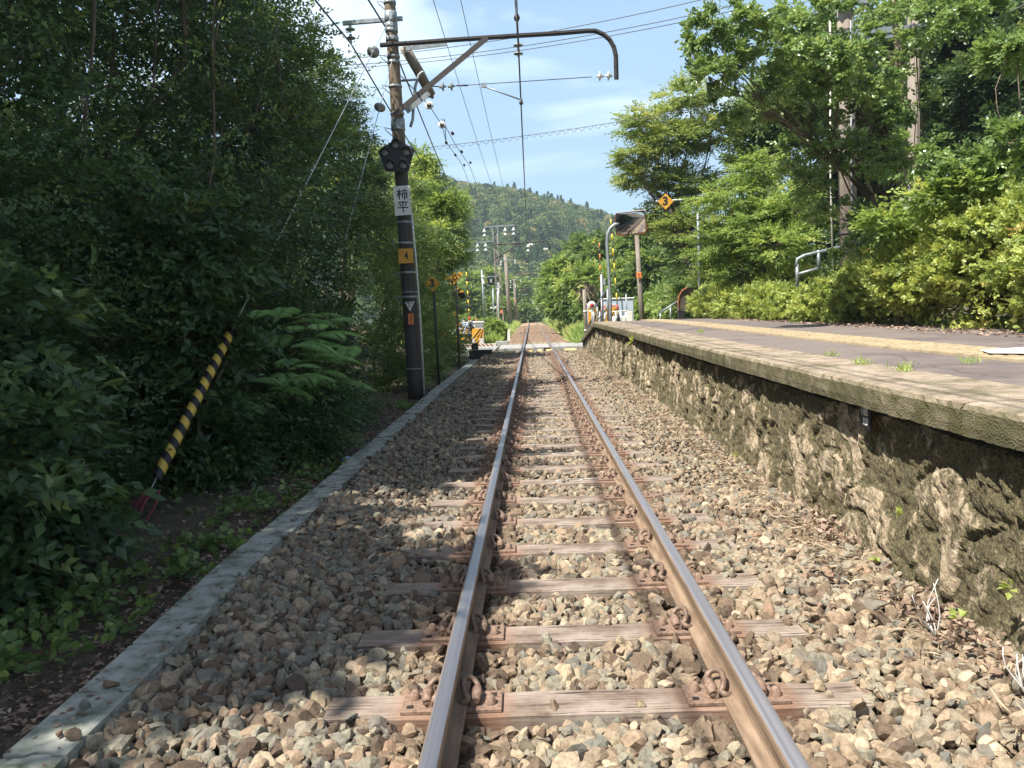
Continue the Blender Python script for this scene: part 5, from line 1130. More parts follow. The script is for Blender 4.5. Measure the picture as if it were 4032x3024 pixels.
# concrete poles behind the glossy tree
def right_poles():
    A = W(3345, 1180, 18.0); T_ = W(3325, -60, 18.0); r = empty('concrete_pole', A, 'thick brown grey concrete pole behind the glossy leaved tree', 'pole'); b = MB(); b.tube([A-np.array([0, 0, .6]), A+(T_-A)*.5, T_], [.19, .175, .155], 18); b.build('shaft', [M['concrete_pole']], r)
    for py in (20, 128, 150, 480, 520, 545, 920): 
        t = (1180-py)/1240; c = A+(T_-A)*t; b = MB(); b.lathe(c, [(.195-.035*t, 0), (.20-.035*t, .0), (.20-.035*t, .07), (.195-.035*t, .07)], 18); b.build('band', [M['dark_steel']], r)
    b = MB(); b.beam(W(3280, 140, 17.8), W(3660, 105, 17.8), .12, .12); b.beam(W(3300, 165, 17.8), W(3640, 128, 17.8), .08, .08); b.beam(W(3290, 8, 17.8), W(3420, 2, 17.8), .14, .14); b.beam(W(3340, 190, 17.8), W(3440, 128, 17.8), .05, .08); b.build('crossarm', [M['galv']], r)
    for px in (3268, 3350): b = MB(); b.tube([W(px, 80, 17.75), W(px+2, 700, 17.75), W(px+12, 1100, 17.75)], .018, 6); b.build('conduit', [M['galv'] if px > 3300 else M['cream']], r)
    for px in (3500, 3540, 3570, 3590, 3620): b = MB(); b.tube([W(px, -40, 17.6), W(px-2, 95, 17.6)], .012, 5); b.build('lead_wire', [M['porcelain']], r)
    A = W(3600, 900, 25.0); T_ = W(3595, 0, 25.0); b = MB(); b.tube([A-np.array([0, 0, 3]), A, T_], [.20, .18, .15], 14); o = b.build('concrete_pole', [M['concrete_pole']], None, A-np.array([0, 0, 3])); tag(o, 'second, paler concrete pole in the shade further right', 'pole')
    r = empty('hand_railing', W(3230, 1110, 17.0), 'grey pipe railing rising through the bushes toward the concrete pole', 'railing'); b = MB(); b.tube([W(3135, 1050, 17), W(3140, 1020, 17), W(3170, 1005, 17), W(3330, 968, 17)], .035, 8); b.tube([W(3140, 1080, 17), W(3230, 1055, 17)], .03, 8); b.build('rail_pipe', [M['galv']], r)
    for px, y0, y1 in ((3138, 1040, 1130), (3222, 985, 1060)): b = MB(); b.tube([W(px, y0, 17), W(px+2, y1, 17)], .035, 8); b.build('rail_post', [M['galv']], r)
    b = MB(); a = W(3480, 770, 34); b.prism([a+np.array([-.8, 0, -.3]), a+np.array([1.2, 0, -.3]), a+np.array([.9, 0, .35]), a+np.array([-.3, 0, .4])], (0, 3, 0)); b.box(a+np.array([.2, 1.5, -1.6]), (1.6, 2.6, 2.6)); o = b.build('shed', [M['cabinet']], None, a-np.array([0, 0, 2.9])); tag(o, 'pale grey shed roof glimpsed through the branches of the glossy tree', 'shed')
right_poles()

# ------------------------------------------------------------------ vegetation
def lobe(px, py, y, rpx, rpy=None, ry=None, w=1.0):
    c = W(px, py, y); rx = rpx/FPX*y; rz = (rpy or rpx)/FPX*y; return (c[0], c[1], c[2], rx, ry or (rx+rz)/2, rz, w)
R1 = np.random.default_rng
NEAR = dict(clump=14, nleaf=7, tl=.26, ll=.070, wd=.27, kind='leaf', droop=.22, upn=.8, flat=.5, spread=.22)
def left_bank():
    # dark shrubs at the foot of the bank, near to far
    SH = [('broad leaved shrub in deep shade at the very edge of view nearest the camera', (-3.55, 4.7, -.2), [(-3.5, 4.6, .55, .75, .8, .65), (-3.9, 5.2, 1.3, .7, .8, .7)], 46),
          ('tall dark shrub with long drooping leaves left of the striped guy sleeve', (-3.9, 6.0, -.2), [(-3.95, 6.2, .5, .6, .7, .65), (-4.25, 6.7, 1.5, .8, .8, .8), (-4.3, 6.6, 2.5, .9, .9, .7)], 48),
          ('dark bush close behind the striped guy sleeve', (-3.6, 7.6, -.2), [(-3.6, 7.9, .5, .7, .6, .65), (-3.75, 8.1, 1.35, .75, .7, .7), (-3.7, 8.0, 2.3, .8, .8, .7)], 50),
          ('shaded bush under the fern by the second guy wire', (-3.5, 9.6, -.2), [(-3.2, 9.3, .45, .6, .9, .6), (-3.7, 10.0, 1.3, .7, .9, .75), (-3.6, 9.6, 2.5, .8, .9, .8)], 46),
          ('bush between the fern and the dark wooden pole', (-3.5, 12.2, -.2), [(-3.5, 12.0, .6, .6, .9, .8), (-3.7, 12.4, 1.8, .75, 1.0, .9), (-3.7, 12.4, 3.0, .8, 1.0, .9)], 40),
          ('leafy bush right behind the foot of the dark wooden pole', (-3.5, 17.6, -.2), [(-3.35, 17.6, .7, .6, 1.0, .8), (-3.4, 17.8, 2.0, .75, 1.1, .9), (-3.5, 17.8, 3.3, .8, 1.1, .9)], 34),
          ('bush touching the post of the first yellow diamond sign', (-3.3, 21.2, -.2), [(-3.2, 21.2, .7, .6, 1.2, .8), (-3.3, 21.6, 1.9, .75, 1.3, 1.0), (-3.4, 21.6, 3.2, .8, 1.2, .9)], 32),
          ('low bush beside the black equipment box near the crossing', (-3.2, 26.5, -.2), [(-3.15, 26.5, .6, .55, 1.6, .75), (-3.3, 26.5, 1.7, .7, 1.6, .9)], 36)]
    for i, (lab, base, lobes, per) in enumerate(SH):
        r = R1(100+i); k = dict(NEAR); sh = (0, -.05, .05, .25, .25, .12, .12, .12)[i]; lobes = [(l[0]+sh,)+tuple(l[1:]) for l in lobes]; per = int(per*1.25)
        lobes.append((lobes[0][0]+.12, lobes[0][1], .15, .45, lobes[0][4]*1.0, .32, .7))
        if i in (0, 2, 4): k.update(kind='leaf', ll=.125, wd=.27, nleaf=6, clump=11, droop=.4)
        if base[1] > 11: k.update(ll=.085, kind='quad', clump=13, tl=.32)
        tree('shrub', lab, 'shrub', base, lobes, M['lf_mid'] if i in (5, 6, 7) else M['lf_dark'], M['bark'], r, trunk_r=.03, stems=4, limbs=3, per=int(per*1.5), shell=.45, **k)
    # trees standing on the bank
    TR = [('dark many stemmed tree at the frame edge over the nearest shrub', (-5.4, 7.0, .1), [(-5.0, 6.8, 3.2, 1.1, 1.3, 1.0), (-5.3, 7.6, 4.6, 1.4, 1.4, 1.0), (-4.7, 6.6, 5.6, 1.4, 1.6, .9)], 26, 5, .09),
          ('thin stemmed dark tree behind the striped guy sleeve', (-5.2, 9.6, .1), [(-4.7, 9.4, 3.3, 1.0, 1.2, .9), (-5.0, 10.0, 4.9, 1.4, 1.4, 1.0), (-4.2, 9.2, 5.9, 1.2, 1.4, .8)], 26, 4, .09),
          ('dark tree above the fern with yellowing leaves', (-4.9, 12.2, .0), [(-4.3, 12.0, 3.9, 1.0, 1.2, .9), (-4.7, 12.5, 5.3, 1.05, 1.4, .9), (-4.9, 12.2, 6.8, 1.1, 1.4, .9)], 34, 3, .09),
          ('tree whose sunlit branch tips reach the hanging insulator on the crossarm', (-4.9, 15.0, -.1), [(-4.15, 14.6, 4.6, .75, 1.1, .9), (-4.5, 15.0, 6.0, .85, 1.2, 1.0), (-4.95, 15.2, 7.7, 1.0, 1.3, .9), (-5.3, 15.4, 3.4, .9, 1.2, 1.0)], 44, 3, .10),
          ('dark leaning tree just left of the signal lamps', (-4.6, 18.6, -.1), [(-4.0, 18.5, 3.9, .7, 1.2, .9), (-4.4, 19.0, 5.2, .85, 1.3, .9), (-4.9, 19.2, 6.5, 1.0, 1.4, .9)], 46, 3, .10)]
    for i, (lab, base, lobes, per, st, tr) in enumerate(TR):
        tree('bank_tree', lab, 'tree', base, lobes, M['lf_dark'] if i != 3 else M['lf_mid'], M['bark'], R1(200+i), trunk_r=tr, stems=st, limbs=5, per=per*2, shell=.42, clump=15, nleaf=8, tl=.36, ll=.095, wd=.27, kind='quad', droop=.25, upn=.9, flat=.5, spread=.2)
    rs = R1(270)
    for i in range(10):
        x, y = rs.uniform(-5.2, -3.9), 6.2+i*.75+rs.uniform(-.2, .2); b_ = np.array([x, y, float(ground_z(x, y))]); h = rs.uniform(4.2, 6.0); root = empty('sapling', b_, 'thin bare stemmed sapling among the dark leaves of the bank', 'sapling', 'thin saplings on the dark bank'); mb = MB()
        top = b_+np.array([rs.uniform(.1, 1.1), rs.uniform(-.5, .5), h]); P = limb(mb, rs, b_, top, .024, .009, .05, 8); E = []
        for q in range(9): k0 = rs.integers(2, 8); e = P[k0]+np.array([rs.uniform(-.2, .7), rs.uniform(-.6, .4), rs.uniform(.1, .7)]); limb(mb, rs, P[k0], e, .009, .003, .08, 4); E.append(e)
        mb.build('trunk', [M['bark']], root); E = np.repeat(np.array(E), 7, 0)+rs.normal(0, .16, (63, 3)); Ps, Ds, Ns, Ls, I = twigs(rs, E, rs.normal(0, .6, (63, 3))+np.array([.5, -.3, -.1]), 7, .3, .085, .3, 60, 1.0); V, F, k = leaf_geo(Ps, Ds, Ns, Ls, .26, 'leaf')
        link_mesh('crown', np_mesh('crown', V-b_, F, [M['lf_mid']], tint=np.repeat(np.clip(rs.normal(.4, .2, len(Ps)), 0, 1), k)), root)
    # row of taller trees behind, their stems showing in the dark
    r = R1(31); BK = [(-8.2, 8.5), (-7.2, 11.5), (-8.8, 13.0), (-7.0, 15.5), (-9.0, 18.0), (-7.2, 20.5), (-11.5, 15.0), (-12.0, 20.0), (-9.5, 24.0)]
    rel = ['behind the nearest dark shrubs', 'behind the striped guy sleeve', 'deep in the bank behind the fern', 'behind the fern', 'far behind the dark wooden pole', 'behind the signal lamps', 'deepest in the dark at the frame edge', 'deep behind the leaning tree', 'behind the sunlit tree by the road']
    for i, (x, y) in enumerate(BK):
        h = r.uniform(6.5, 9.0); lb = [(x+r.normal(0, .7), y+r.normal(0, .7), z, r.uniform(1.5, 2.1), r.uniform(1.5, 2.1), r.uniform(1.0, 1.4)) for z in (2.2, h*.45, h*.66, h*.88)]
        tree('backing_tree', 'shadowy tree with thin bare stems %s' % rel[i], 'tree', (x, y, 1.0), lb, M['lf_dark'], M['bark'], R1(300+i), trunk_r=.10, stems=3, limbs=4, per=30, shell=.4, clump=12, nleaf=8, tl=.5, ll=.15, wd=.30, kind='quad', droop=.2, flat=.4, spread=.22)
    # canopies overhead whose shade falls on the bank and the cable trough
    OV = [((-7.5, -2.5, .4), [(-5.0, 1.3, 7.2, 1.15, .95, .6), (-6.9, -.6, 7.5, 1.7, 1.5, .9), (-5.6, -3.0, 7.6, 1.3, 1.3, .7)], 'big tree beside the camera whose crown shades the near bank'),
          ((-8.0, 2.5, .8), [(-6.9, 2.6, 8.0, 1.9, 1.7, 1.0), (-8.4, .4, 8.6, 2.0, 2.0, 1.1)], 'big tree above the frame shading the bank by the guy sleeve'),
          ((-8.0, 6.0, .9), [(-5.75, 5.0, 8.5, 1.5, 1.2, .8), (-7.7, 5.4, 8.6, 2.0, 1.8, 1.1)], 'big tree above the frame shading the fern'),
          ((-8.0, 10.0, .8), [(-5.85, 8.2, 9.3, 1.45, 1.7, .8), (-7.6, 9.0, 9.0, 2.0, 2.0, 1.1), (-6.1, 12.0, 9.9, 1.4, 1.5, .8)], 'big tree above the frame shading the foot of the wooden pole'),
          ((-8.0, -10.0, .4), [(-6.5, -6.0, 7.5, 2.4, 2.2, 1.3), (-8.5, -4.0, 8.5, 2.0, 2.0, 1.2)], 'big tree far behind the camera on the bank')]
    OV = [(b_, [(l[0]-.42,)+tuple(l[1:]) for l in ls], lab) for b_, ls, lab in OV]
    for i, (base, lobes, lab) in enumerate(OV):
        tree('shade_tree', lab, 'tree', base, lobes, M['lf_mid'], M['bark'], R1(400+i), trunk_r=.17, stems=1, limbs=6, per=120, shell=.5, clump=13, nleaf=8, tl=.5, ll=.19, wd=.34, kind='quad', droop=.15, flat=.7, spread=.2)
    # sunlit trees beyond the pole
    tree('roadside_tree', 'sunlit yellow green tree rising between the wooden pole and the far hill', 'tree', (-4.4, 28.5, -.2), [lobe(1655, 650, 29, 45, 60, .9), lobe(1690, 760, 28.5, 90, 70, 1.1), lobe(1760, 820, 28, 75, 55, .9), lobe(1620, 870, 28, 110, 100, 1.1), lobe(1735, 930, 27.5, 90, 70, 1.0, .9)], M['lf_bright'], M['bark'], R1(501), trunk_r=.12, stems=2, limbs=5, per=60, shell=.42, clump=14, nleaf=8, tl=.42, ll=.12, wd=.26, kind='quad', droop=.3, flat=.5, spread=.2)
    tree('roadside_tree', 'darker leafy tree hanging over the crossing mast and yellow boards', 'tree', (-4.6, 31.5, -.2), [lobe(1700, 1010, 30, 95, 80, 1.0), lobe(1790, 990, 30.5, 60, 55, .8, .7), lobe(1640, 1120, 30, 110, 100, 1.0), lobe(1690, 1240, 30, 70, 80, 1.0)], M['lf_mid'], M['bark'], R1(502), trunk_r=.11, stems=2, limbs=5, per=52, shell=.42, clump=14, nleaf=8, tl=.42, ll=.12, wd=.26, kind='quad', droop=.3, flat=.5, spread=.2)
    tree('roadside_tree', 'green tree behind the signal lamps and station name plate', 'tree', (-5.2, 24.5, -.2), [lobe(1570, 760, 24, 70, 90, 1.0), lobe(1520, 900, 24, 90, 90, 1.0), lobe(1560, 1050, 24, 100, 100, 1.0), lobe(1450, 640, 24.5, 70, 70, 1.0)], M['lf_mid'], M['bark'], R1(503), trunk_r=.11, stems=2, limbs=5, per=52, shell=.42, clump=14, nleaf=8, tl=.42, ll=.11, wd=.26, kind='quad', droop=.3, flat=.5, spread=.2)
left_bank()
def fern():
    rng = R1(77); root = empty('fern', (-3.05, 9.6, 1.0), 'bright green fern with arching fronds leaning out of the dark bank before the pole', 'fern'); P = []; D = []; N_ = []; L = []; st = MB()
    for i in range(46):
        o = np.array([-2.85+rng.normal(0, .18), 9.3+rng.normal(0, .5), rng.uniform(.55, 1.45)]); az = rng.uniform(-1.7, .4); d = np.array([math.cos(az), math.sin(az), rng.uniform(.25, .7)]); d = d/np.linalg.norm(d); Lf = rng.uniform(.45, .78); pts = []
        for k in range(15): t = k/14; pts.append(o+d*Lf*t-np.array([0, 0, .55*Lf*t*t]))
        st.tube(pts, [.005*(1-.7*k/14) for k in range(15)], 4); pts = np.array(pts)
        for k in range(2, 40):
            t = k/40*14; i0 = min(int(t), 13); p = pts[i0]+(pts[i0+1]-pts[i0])*(t-i0); ax = pts[i0+1]-pts[i0]; ax = ax/np.linalg.norm(ax); s = np.cross(ax, UP); s = s/np.linalg.norm(s); n_ = np.cross(s, ax)
            pl = Lf*.26*math.sin(math.pi*min(1, .22+k/40*.80))**.8
            for q in (-1, 1): P.append(p); D.append(s*q+ax*.45-UP*.12); N_.append(n_); L.append(pl)
    P, D, N_, L = map(np.array, (P, D, N_, L)); V, F, k = leaf_geo(P, D, N_+rng.normal(0, .12, N_.shape), L, .055, 'leaf'); st.build('stalk', [M['lf_fern']], root)
    me = np_mesh('frond', V-np.array([-3.05, 9.6, 1.0]), F, [M['lf_fern']], tint=np.repeat(np.clip(rng.normal(.6, .15, len(P)), 0, 1), k)); link_mesh('frond', me, root)
fern()
def ground_plants():
    rng = R1(88); PL = [(-2.75, 4.15, 'low clump of round kudzu like leaves at the frame edge on the leaf litter'), (-2.5, 5.6, 'small heart leaved clump in the litter below the guy sleeve'), (-2.62, 6.9, 'pale small clump on the soil beside the cable trough'), (-2.5, 8.4, 'little leafy clump right by the blue wrapper'), (-2.55, 14.6, 'bright little weed patch at the foot of the wooden pole'), (-2.8, 4.9, 'patch of wide soft leaves under the dark shrub'), (-2.85, 3.6, 'tuft of lobed leaves in the frame corner')]
    VV = []; FF = []; TT = []; nv = 0
    for i, (x, y, lab) in enumerate(PL):
        z = float(ground_z(x, y)); n = 60; C = np.array([x, y, z+.03])+rng.normal(0, 1, (n, 3))*np.array([.22, .30, .02]); D = unit(rng.normal(0, 1, (n, 3))*np.array([1, 1, .2])+np.array([0, 0, .9])); Ps, Ds, Ns, Ls, I = twigs(rng, C, D, 5, .16, .07, .25, 70, 1.3); V, F, k = leaf_geo(Ps, Ds, Ns, Ls, .42, 'round')
        VV.append(V); FF.append(F+nv); nv += len(V); TT.append(np.repeat(np.clip(rng.normal(.4, .2, len(Ps)), 0, 1), k))
    o = link_mesh('ground_cover', np_mesh('ground_cover', np.concatenate(VV), np.concatenate(FF), [M['lf_mid']], tint=np.concatenate(TT))); tag(o, kind='stuff')
    # one tall drooping broad leaved seedling
    x, y = -3.12, 5.35; z = float(ground_z(x, y)); n = 9; t = np.linspace(.45, 1, n); st = MB(); root = empty('broadleaf_seedling', (x, y, z), 'upright seedling with long pointed hanging leaves left of the guy sleeve', 'plant'); st.tube([(x, y, z), (x+.02, y, z+.6), (x+.06, y-.03, z+1.15)], [.008, .006, .004], 6); st.build('stem', [M['lf_mid']], root)
    az = np.arange(n)*2.4; C = np.stack([x+.05*t, y-.02*t, z+1.15*t], 1); D = np.stack([np.cos(az), np.sin(az), .5-1.2*(1-t)], 1); V, F, k = leaf_geo(C, D, np.tile(UP, (n, 1))+rng.normal(0, .2, (n, 3)), np.full(n, .26), .2, 'leaf'); link_mesh('leaves', np_mesh('leaves', V-np.array([x, y, z]), F, [M['lf_mid']], tint=np.repeat(rng.uniform(.5, .8, n), k)), root)
    # litter of dead leaves
    n = 9000; X = -2.24-np.abs(rng.normal(0, .38, n)); Y = rng.uniform(2.5, 22, n); k_ = X > -3.4; X, Y = X[k_], Y[k_]; n = len(X); P = np.stack([X, Y, ground_z(X, Y)+rng.uniform(.0, .02, n)+.03], 1)
    V, F, k = leaf_geo(P, rng.normal(0, 1, (n, 3))*np.array([1, 1, .25]), UP+rng.normal(0, .35, (n, 3)), rng.uniform(.02, .055, n), .28, 'leaf'); o = link_mesh('leaf_litter', np_mesh('leaf_litter', V, F, [M['dead_leaf']], tint=np.repeat(rng.random(n), k))); tag(o, kind='stuff')
    n = 420; X = rng.uniform(-2.2, -1.9, n); Y = 2.2+16*rng.random(n)**1.3; P = np.stack([X, Y, np.full(n, -.085)], 1); V, F, k = leaf_geo(P, rng.normal(0, 1, (n, 3))*np.array([1, 1, .15]), UP+rng.normal(0, .25, (n, 3)), rng.uniform(.015, .045, n), .3, 'leaf'); o = link_mesh('fallen_leaves', np_mesh('fallen_leaves', V, F, [M['dead_leaf']], tint=np.repeat(rng.random(n), k))); tag(o, kind='stuff')
    n = 60; X = rng.uniform(-2.0, -1.88, n); Y = 2.4+14*rng.random(n); V, F, T = stones(rng, np.stack([X, Y, np.full(n, -.078)], 1), rng.uniform(.012, .03, n), rng.random(n)*.9, True); o = link_mesh('stray_stones', np_mesh('stray_stones', V, F, [M['stone']], tint=T)); tag(o, kind='stuff')
    n = 420; c = rng.integers(0, 3, n); X = np.choose(c, [1.70, 1.62, 1.72])+rng.normal(0, .06, n); Y = np.choose(c, [2.9, 3.7, 5.4])+rng.normal(0, .25, n); n = len(X); P = np.stack([X, Y, -.10+rng.uniform(0, .05, n)], 1)
    V, F, k = leaf_geo(P, rng.normal(0, 1, (n, 3))*np.array([1, 1, .5]), UP+rng.normal(0, .8, (n, 3)), rng.uniform(.03, .06, n), .33, 'leaf'); o = link_mesh('dead_leaves', np_mesh('dead_leaves', V, F, [M['dead_leaf']], tint=np.repeat(rng.random(n), k))); tag(o, kind='stuff')
    n = 1500; X = rng.uniform(5.0, 5.9, n); Y = rng.uniform(7, 26, n); P = np.stack([X, Y, pz(Y)+.01], 1); V, F, k = leaf_geo(P, rng.normal(0, 1, (n, 3))*np.array([1, 1, .3]), UP+rng.normal(0, .5, (n, 3)), rng.uniform(.04, .08, n), .35, 'leaf'); o = link_mesh('dead_leaves', np_mesh('dead_leaves', V, F, [M['dead_leaf']], tint=np.repeat(rng.uniform(.3, 1, n), k))); tag(o, kind='stuff')
    # dry grass at the foot of the wall: thin curved blades
    n = 6500; Y = 2.2+28*rng.random(n)**1.5; dens = .5+.5*np.sin(Y*1.1+1.0)*np.sin(Y*.37); k_ = rng.random(n) < .25+.75*dens; Y = Y[k_]; n = len(Y); X = 1.66-np.abs(rng.normal(0, .14, n)); P = np.stack([X, Y, -.135+rng.uniform(0, .03, n)], 1)
    V, F, k = leaf_geo(P, rng.normal(0, 1, (n, 3))*np.array([1, 1, .3])+np.array([0, 0, .12]), UP+rng.normal(0, .5, (n, 3)), rng.uniform(.05, .14, n), .010, 'leaf'); o = link_mesh('dry_grass', np_mesh('dry_grass', V, F, [M['straw']], tint=np.repeat(rng.random(n), k))); tag(o, kind='stuff')
    # twigs in the near corner of the wall
    for (x, y, lab, h, sd_) in ((1.55, 3.62, 'bleached forked twig standing up from dead leaves at the wall foot', .26, 1), (1.63, 3.02, 'pale dry stem with curled dead leaves in the corner by the wall', .20, 2)):
        b = MB(); rr = R1(sd_); p0 = np.array([x, y, -.12])
        for q in range(5): limb(b, rr, p0, p0+np.array([rr.normal(0, .05), rr.normal(0, .04), h*rr.uniform(.6, 1.1)]), .004, .002, .12, 5)
        o = b.build('dry_twig', [M['porcelain']], None, p0); tag(o, lab, 'twig')
    # seedlings on the wall and grass tufts on the platform
    def tuft(p, h, n, lab, mat='grass', name='grass_tuft', cat='grass tuft', wd=.03, sp=.028):
        p = np.array(p, float); n_ = n; P = p+rng.normal(0, 1, (n_, 3))*np.array([sp, sp*1.3, 0]); V, F, k = leaf_geo(P, rng.normal(0, .55, (n_, 3))+UP*1.0, rng.normal(0, 1, (n_, 3)), rng.uniform(.5, 1.1, n_)*h, wd, 'leaf'); o = link_mesh(name, np_mesh(name, V-p, F, [M[mat]], tint=np.repeat(rng.uniform(.25, .7, n_), k)), None, p); tag(o, lab, cat)
    for q, h, lab in (((3560, 1446), .13, 'largest green grass tuft at the coping, nearest the white painted mark'), ((3395, 1420), .11, 'second green grass tuft along the platform coping'), ((3270, 1390), .09, 'small green grass tuft farther along the coping'), ((3820, 1415), .10, 'thin grass tuft growing over the white painted mark'), ((2760, 1312), .12, 'small green tuft far along the coping')):
        p = G(q[0], q[1], float(.95)); p[2] = float(pz(p[1])); tuft(p, h*.72, 46, lab)
    def sprig(q, x, lab, s=.05):
        r_q = ray(*q); p = CAM+r_q*((x-CAM[0])/r_q[0]); n_ = 7; V, F, k = leaf_geo(p+rng.normal(0, .008, (n_, 3)), rng.normal(0, .7, (n_, 3))+np.array([-.8, 0, .5]), UP+rng.normal(0, .3, (n_, 3)), np.full(n_, s), .3, 'leaf'); o = link_mesh('wall_seedling', np_mesh('wall_seedling', V-p, F, [M['lf_bright']], tint=np.full(len(V), .85)), None, p); tag(o, lab, 'seedling')
    sprig((3550, 2020), 1.73, 'bright yellow green sprig growing from the middle of the wall'); sprig((2905, 1795), 1.72, 'pointed green sprig low on the wall farther along', .06); sprig((3450, 2210), 1.66, 'tiny bright seedling at the wall foot above the stones', .04); sprig((3985, 2310), 1.72, 'bright pair of leaves on the wall at the frame edge', .05); sprig((3780, 2425), 1.62, 'small yellow green seedling near the dry stem', .05); sprig((2492, 1340), 1.70, 'light green sprig hanging from the coping at the far end', .14)
    # a blue wrapper
    p = G(1368, 1815, -.16); b = MB(); rr = R1(9); v = IV*np.array([.075, .04, .03])*(1+rr.uniform(-.3, .3, (12, 1)))@np.array([[.8, .6, 0], [-.6, .8, 0], [0, 0, 1]]); b.add(v+p+np.array([0, 0, .03]), IF.tolist()); o = b.build('wrapper', [M['plastic_blue']], None, p); tag(o, 'crumpled blue and white plastic wrapper on the soil beside the cable trough', 'litter')
ground_plants()
def right_side():
    HG = dict(outw=1.6, nleaf=8, tl=.075, ll=.045, wd=.40, kind='quad', droop=.0, upn=.3, flat=.0, shell=.2)
    rb = R1(599); core = [(7.0, 12.4, 1.75, 1.35, 1.5, 1.25), (6.55, 14.2, 1.5, 1.0, 1.3, 1.0), (6.9, 10.4, 1.8, 1.3, 1.4, 1.2), (6.3, 11.4, 1.75, .8, 1.2, 1.0), (6.3, 13.3, 1.65, .8, 1.2, .95), (6.2, 9.5, 1.5, .7, 1.0, .9), (6.9, 8.6, 1.6, 1.2, 1.2, 1.0)]
    tree('azalea_hedge', 'tall rounded azalea hedge filling the frame edge above the platform', 'hedge', (7.0, 11, .75), [c+(2.2,) for c in core]+billow(rb, core, 26, .36), M['lf_hedge'], M['bark'], R1(601), trunk_r=.03, stems=5, limbs=1, per=36, clump=22, spread=.16, **HG)
    tree('azalea_hedge', 'lower sloping stretch of clipped shrubs past the tall hedge under the railing', 'hedge', (6.4, 17, .75), [(6.3, 15.9, 1.35, .85, 1.1, .75, 3), (6.3, 17.6, 1.25, .85, 1.2, .55, 3), (6.2, 19.6, 1.2, .8, 1.3, .5, 3)]+billow(rb, [(6.3, 15.9, 1.35, .85, 1.1, .75), (6.3, 17.6, 1.25, .85, 1.2, .55), (6.2, 19.6, 1.2, .8, 1.3, .5)], 22, .34), M['lf_hedge'], M['bark'], R1(602), trunk_r=.025, stems=4, limbs=1, per=28, clump=18, spread=.14, **HG)
    tree('azalea_hedge', 'low shrub row at the far end of the platform by the rusty sheet', 'hedge', (5.9, 23.5, .8), [(5.9, 21.8, 1.4, .8, 1.3, .5), (5.7, 23.8, 1.4, .8, 1.3, .5), (5.5, 25.8, 1.45, .75, 1.2, .5), (6.8, 23.5, 1.8, .9, 2.4, .7)], M['lf_hedge'], M['bark'], R1(603), trunk_r=.025, stems=4, limbs=3, per=150, clump=16, spread=.12, nleaf=9, tl=.17, ll=.07, wd=.32, kind='quad', droop=.05, upn=.7, shell=.2)
    GL = dict(nleaf=7, tl=.20, ll=.10, wd=.27, kind='round', droop=.05, upn=.9, flat=.45, shell=.38, spread=.13)
    lb = [lobe(2790, 300, 13.2, 100, 35, .4, .6), lobe(2780, 130, 13.3, 80, 40, .4, .6), lobe(2900, 80, 13.2, 120, 60, .5, .8), lobe(2870, 240, 13.3, 110, 50, .5, .6), lobe(3080, 170, 13.5, 150, 80, .6), lobe(2950, 400, 13.8, 170, 60, .5, .8), lobe(3150, 330, 13.8, 150, 80, .6), lobe(3250, 60, 13.6, 170, 80, .6), lobe(3350, 300, 13.4, 170, 70, .6, 1.1), lobe(3500, 200, 13.8, 150, 90, .7, .7), lobe(3400, 420, 14.2, 150, 60, .6, .7), lobe(3240, 560, 14.5, 130, 80, .6), lobe(3170, 720, 14.6, 110, 70, .6, .8), lobe(3560, 420, 14.0, 120, 80, .6, .6), lobe(3330, 180, 13.0, 100, 60, .5, .7), lobe(3590, 620, 13.4, 90, 90, .5, .8), lobe(3340, 980, 14.6, 90, 50, .4, .5), lobe(3420, 620, 14.4, 110, 70, .5, .6), lobe(3600, 90, 13.2, 150, 80, .6, .6), lobe(3300, 860, 14.6, 110, 50, .5, .5)]
    tree('glossy_tree', 'multi stemmed tree with round glossy leaves spreading over the platform toward the sky', 'tree', (7.4, 16.2, .8), lb, M['lf_gloss'], M['bark'], R1(611), trunk_r=.05, stems=5, limbs=5, trunk_top=W(3330, 560, 14.6), per=27, clump=11, **GL)
    b = MB(); P = [W(3545, 1000, 14.3), W(3550, 700, 14.3), W(3545, 420, 14.3), W(3535, 150, 14.3), W(3505, -60, 14.3)]; b.tube(P, [.085, .08, .07, .06, .05], 10); root = empty('straight_tree', P[0]-np.array([0, 0, 1.4]), 'straight slender trunk rising through the glossy tree', 'tree'); b.tube([P[0]-np.array([0, 0, 1.5]), P[0]], [.1, .085], 10); b.build('trunk', [M['pale_bark']], root)
    V, F, T, cl = crown_geo(R1(612), [lobe(3620, -60, 14.0, 200, 60, .9), lobe(3820, 60, 13.0, 160, 50, .6, .8), lobe(3960, 230, 12.6, 90, 40, .5, .5)], per=40, clump=11, **GL); link_mesh('crown', np_mesh('crown', V-np.array(wloc(root)), F, [M['lf_gloss']], tint=T), root)
    tree('glossy_branch_shrub', 'glossy shrub reaching out over the top of the tall hedge', 'shrub', (8.3, 11.0, .8), [lobe(3850, 640, 11.5, 130, 45, .5), lobe(3990, 560, 11.0, 80, 60, .5), lobe(4000, 190, 11.5, 90, 50, .5)], M['lf_gloss'], M['pale_bark'], R1(613), trunk_r=.04, stems=2, limbs=4, per=34, clump=10, **GL)
    # vine leaves over the hedge crest
    V, F, T, cl = crown_geo(R1(614), [lobe(3680, 790, 12.0, 120, 30, .5), lobe(3850, 735, 11.5, 130, 35, .6), lobe(3480, 880, 13.2, 80, 35, .4)], per=30, clump=7, nleaf=5, tl=.3, ll=.10, wd=.42, kind='round', droop=.1, upn=1.2, flat=.6, shell=.4, spread=.2); p = W(3640, 780, 11.8); o = link_mesh('climbing_vine', np_mesh('climbing_vine', V-p, F, [M['lf_bright']], tint=T), None, p); tag(o, 'light green heart leaved vine trailing over the crest of the tall hedge', 'vine')
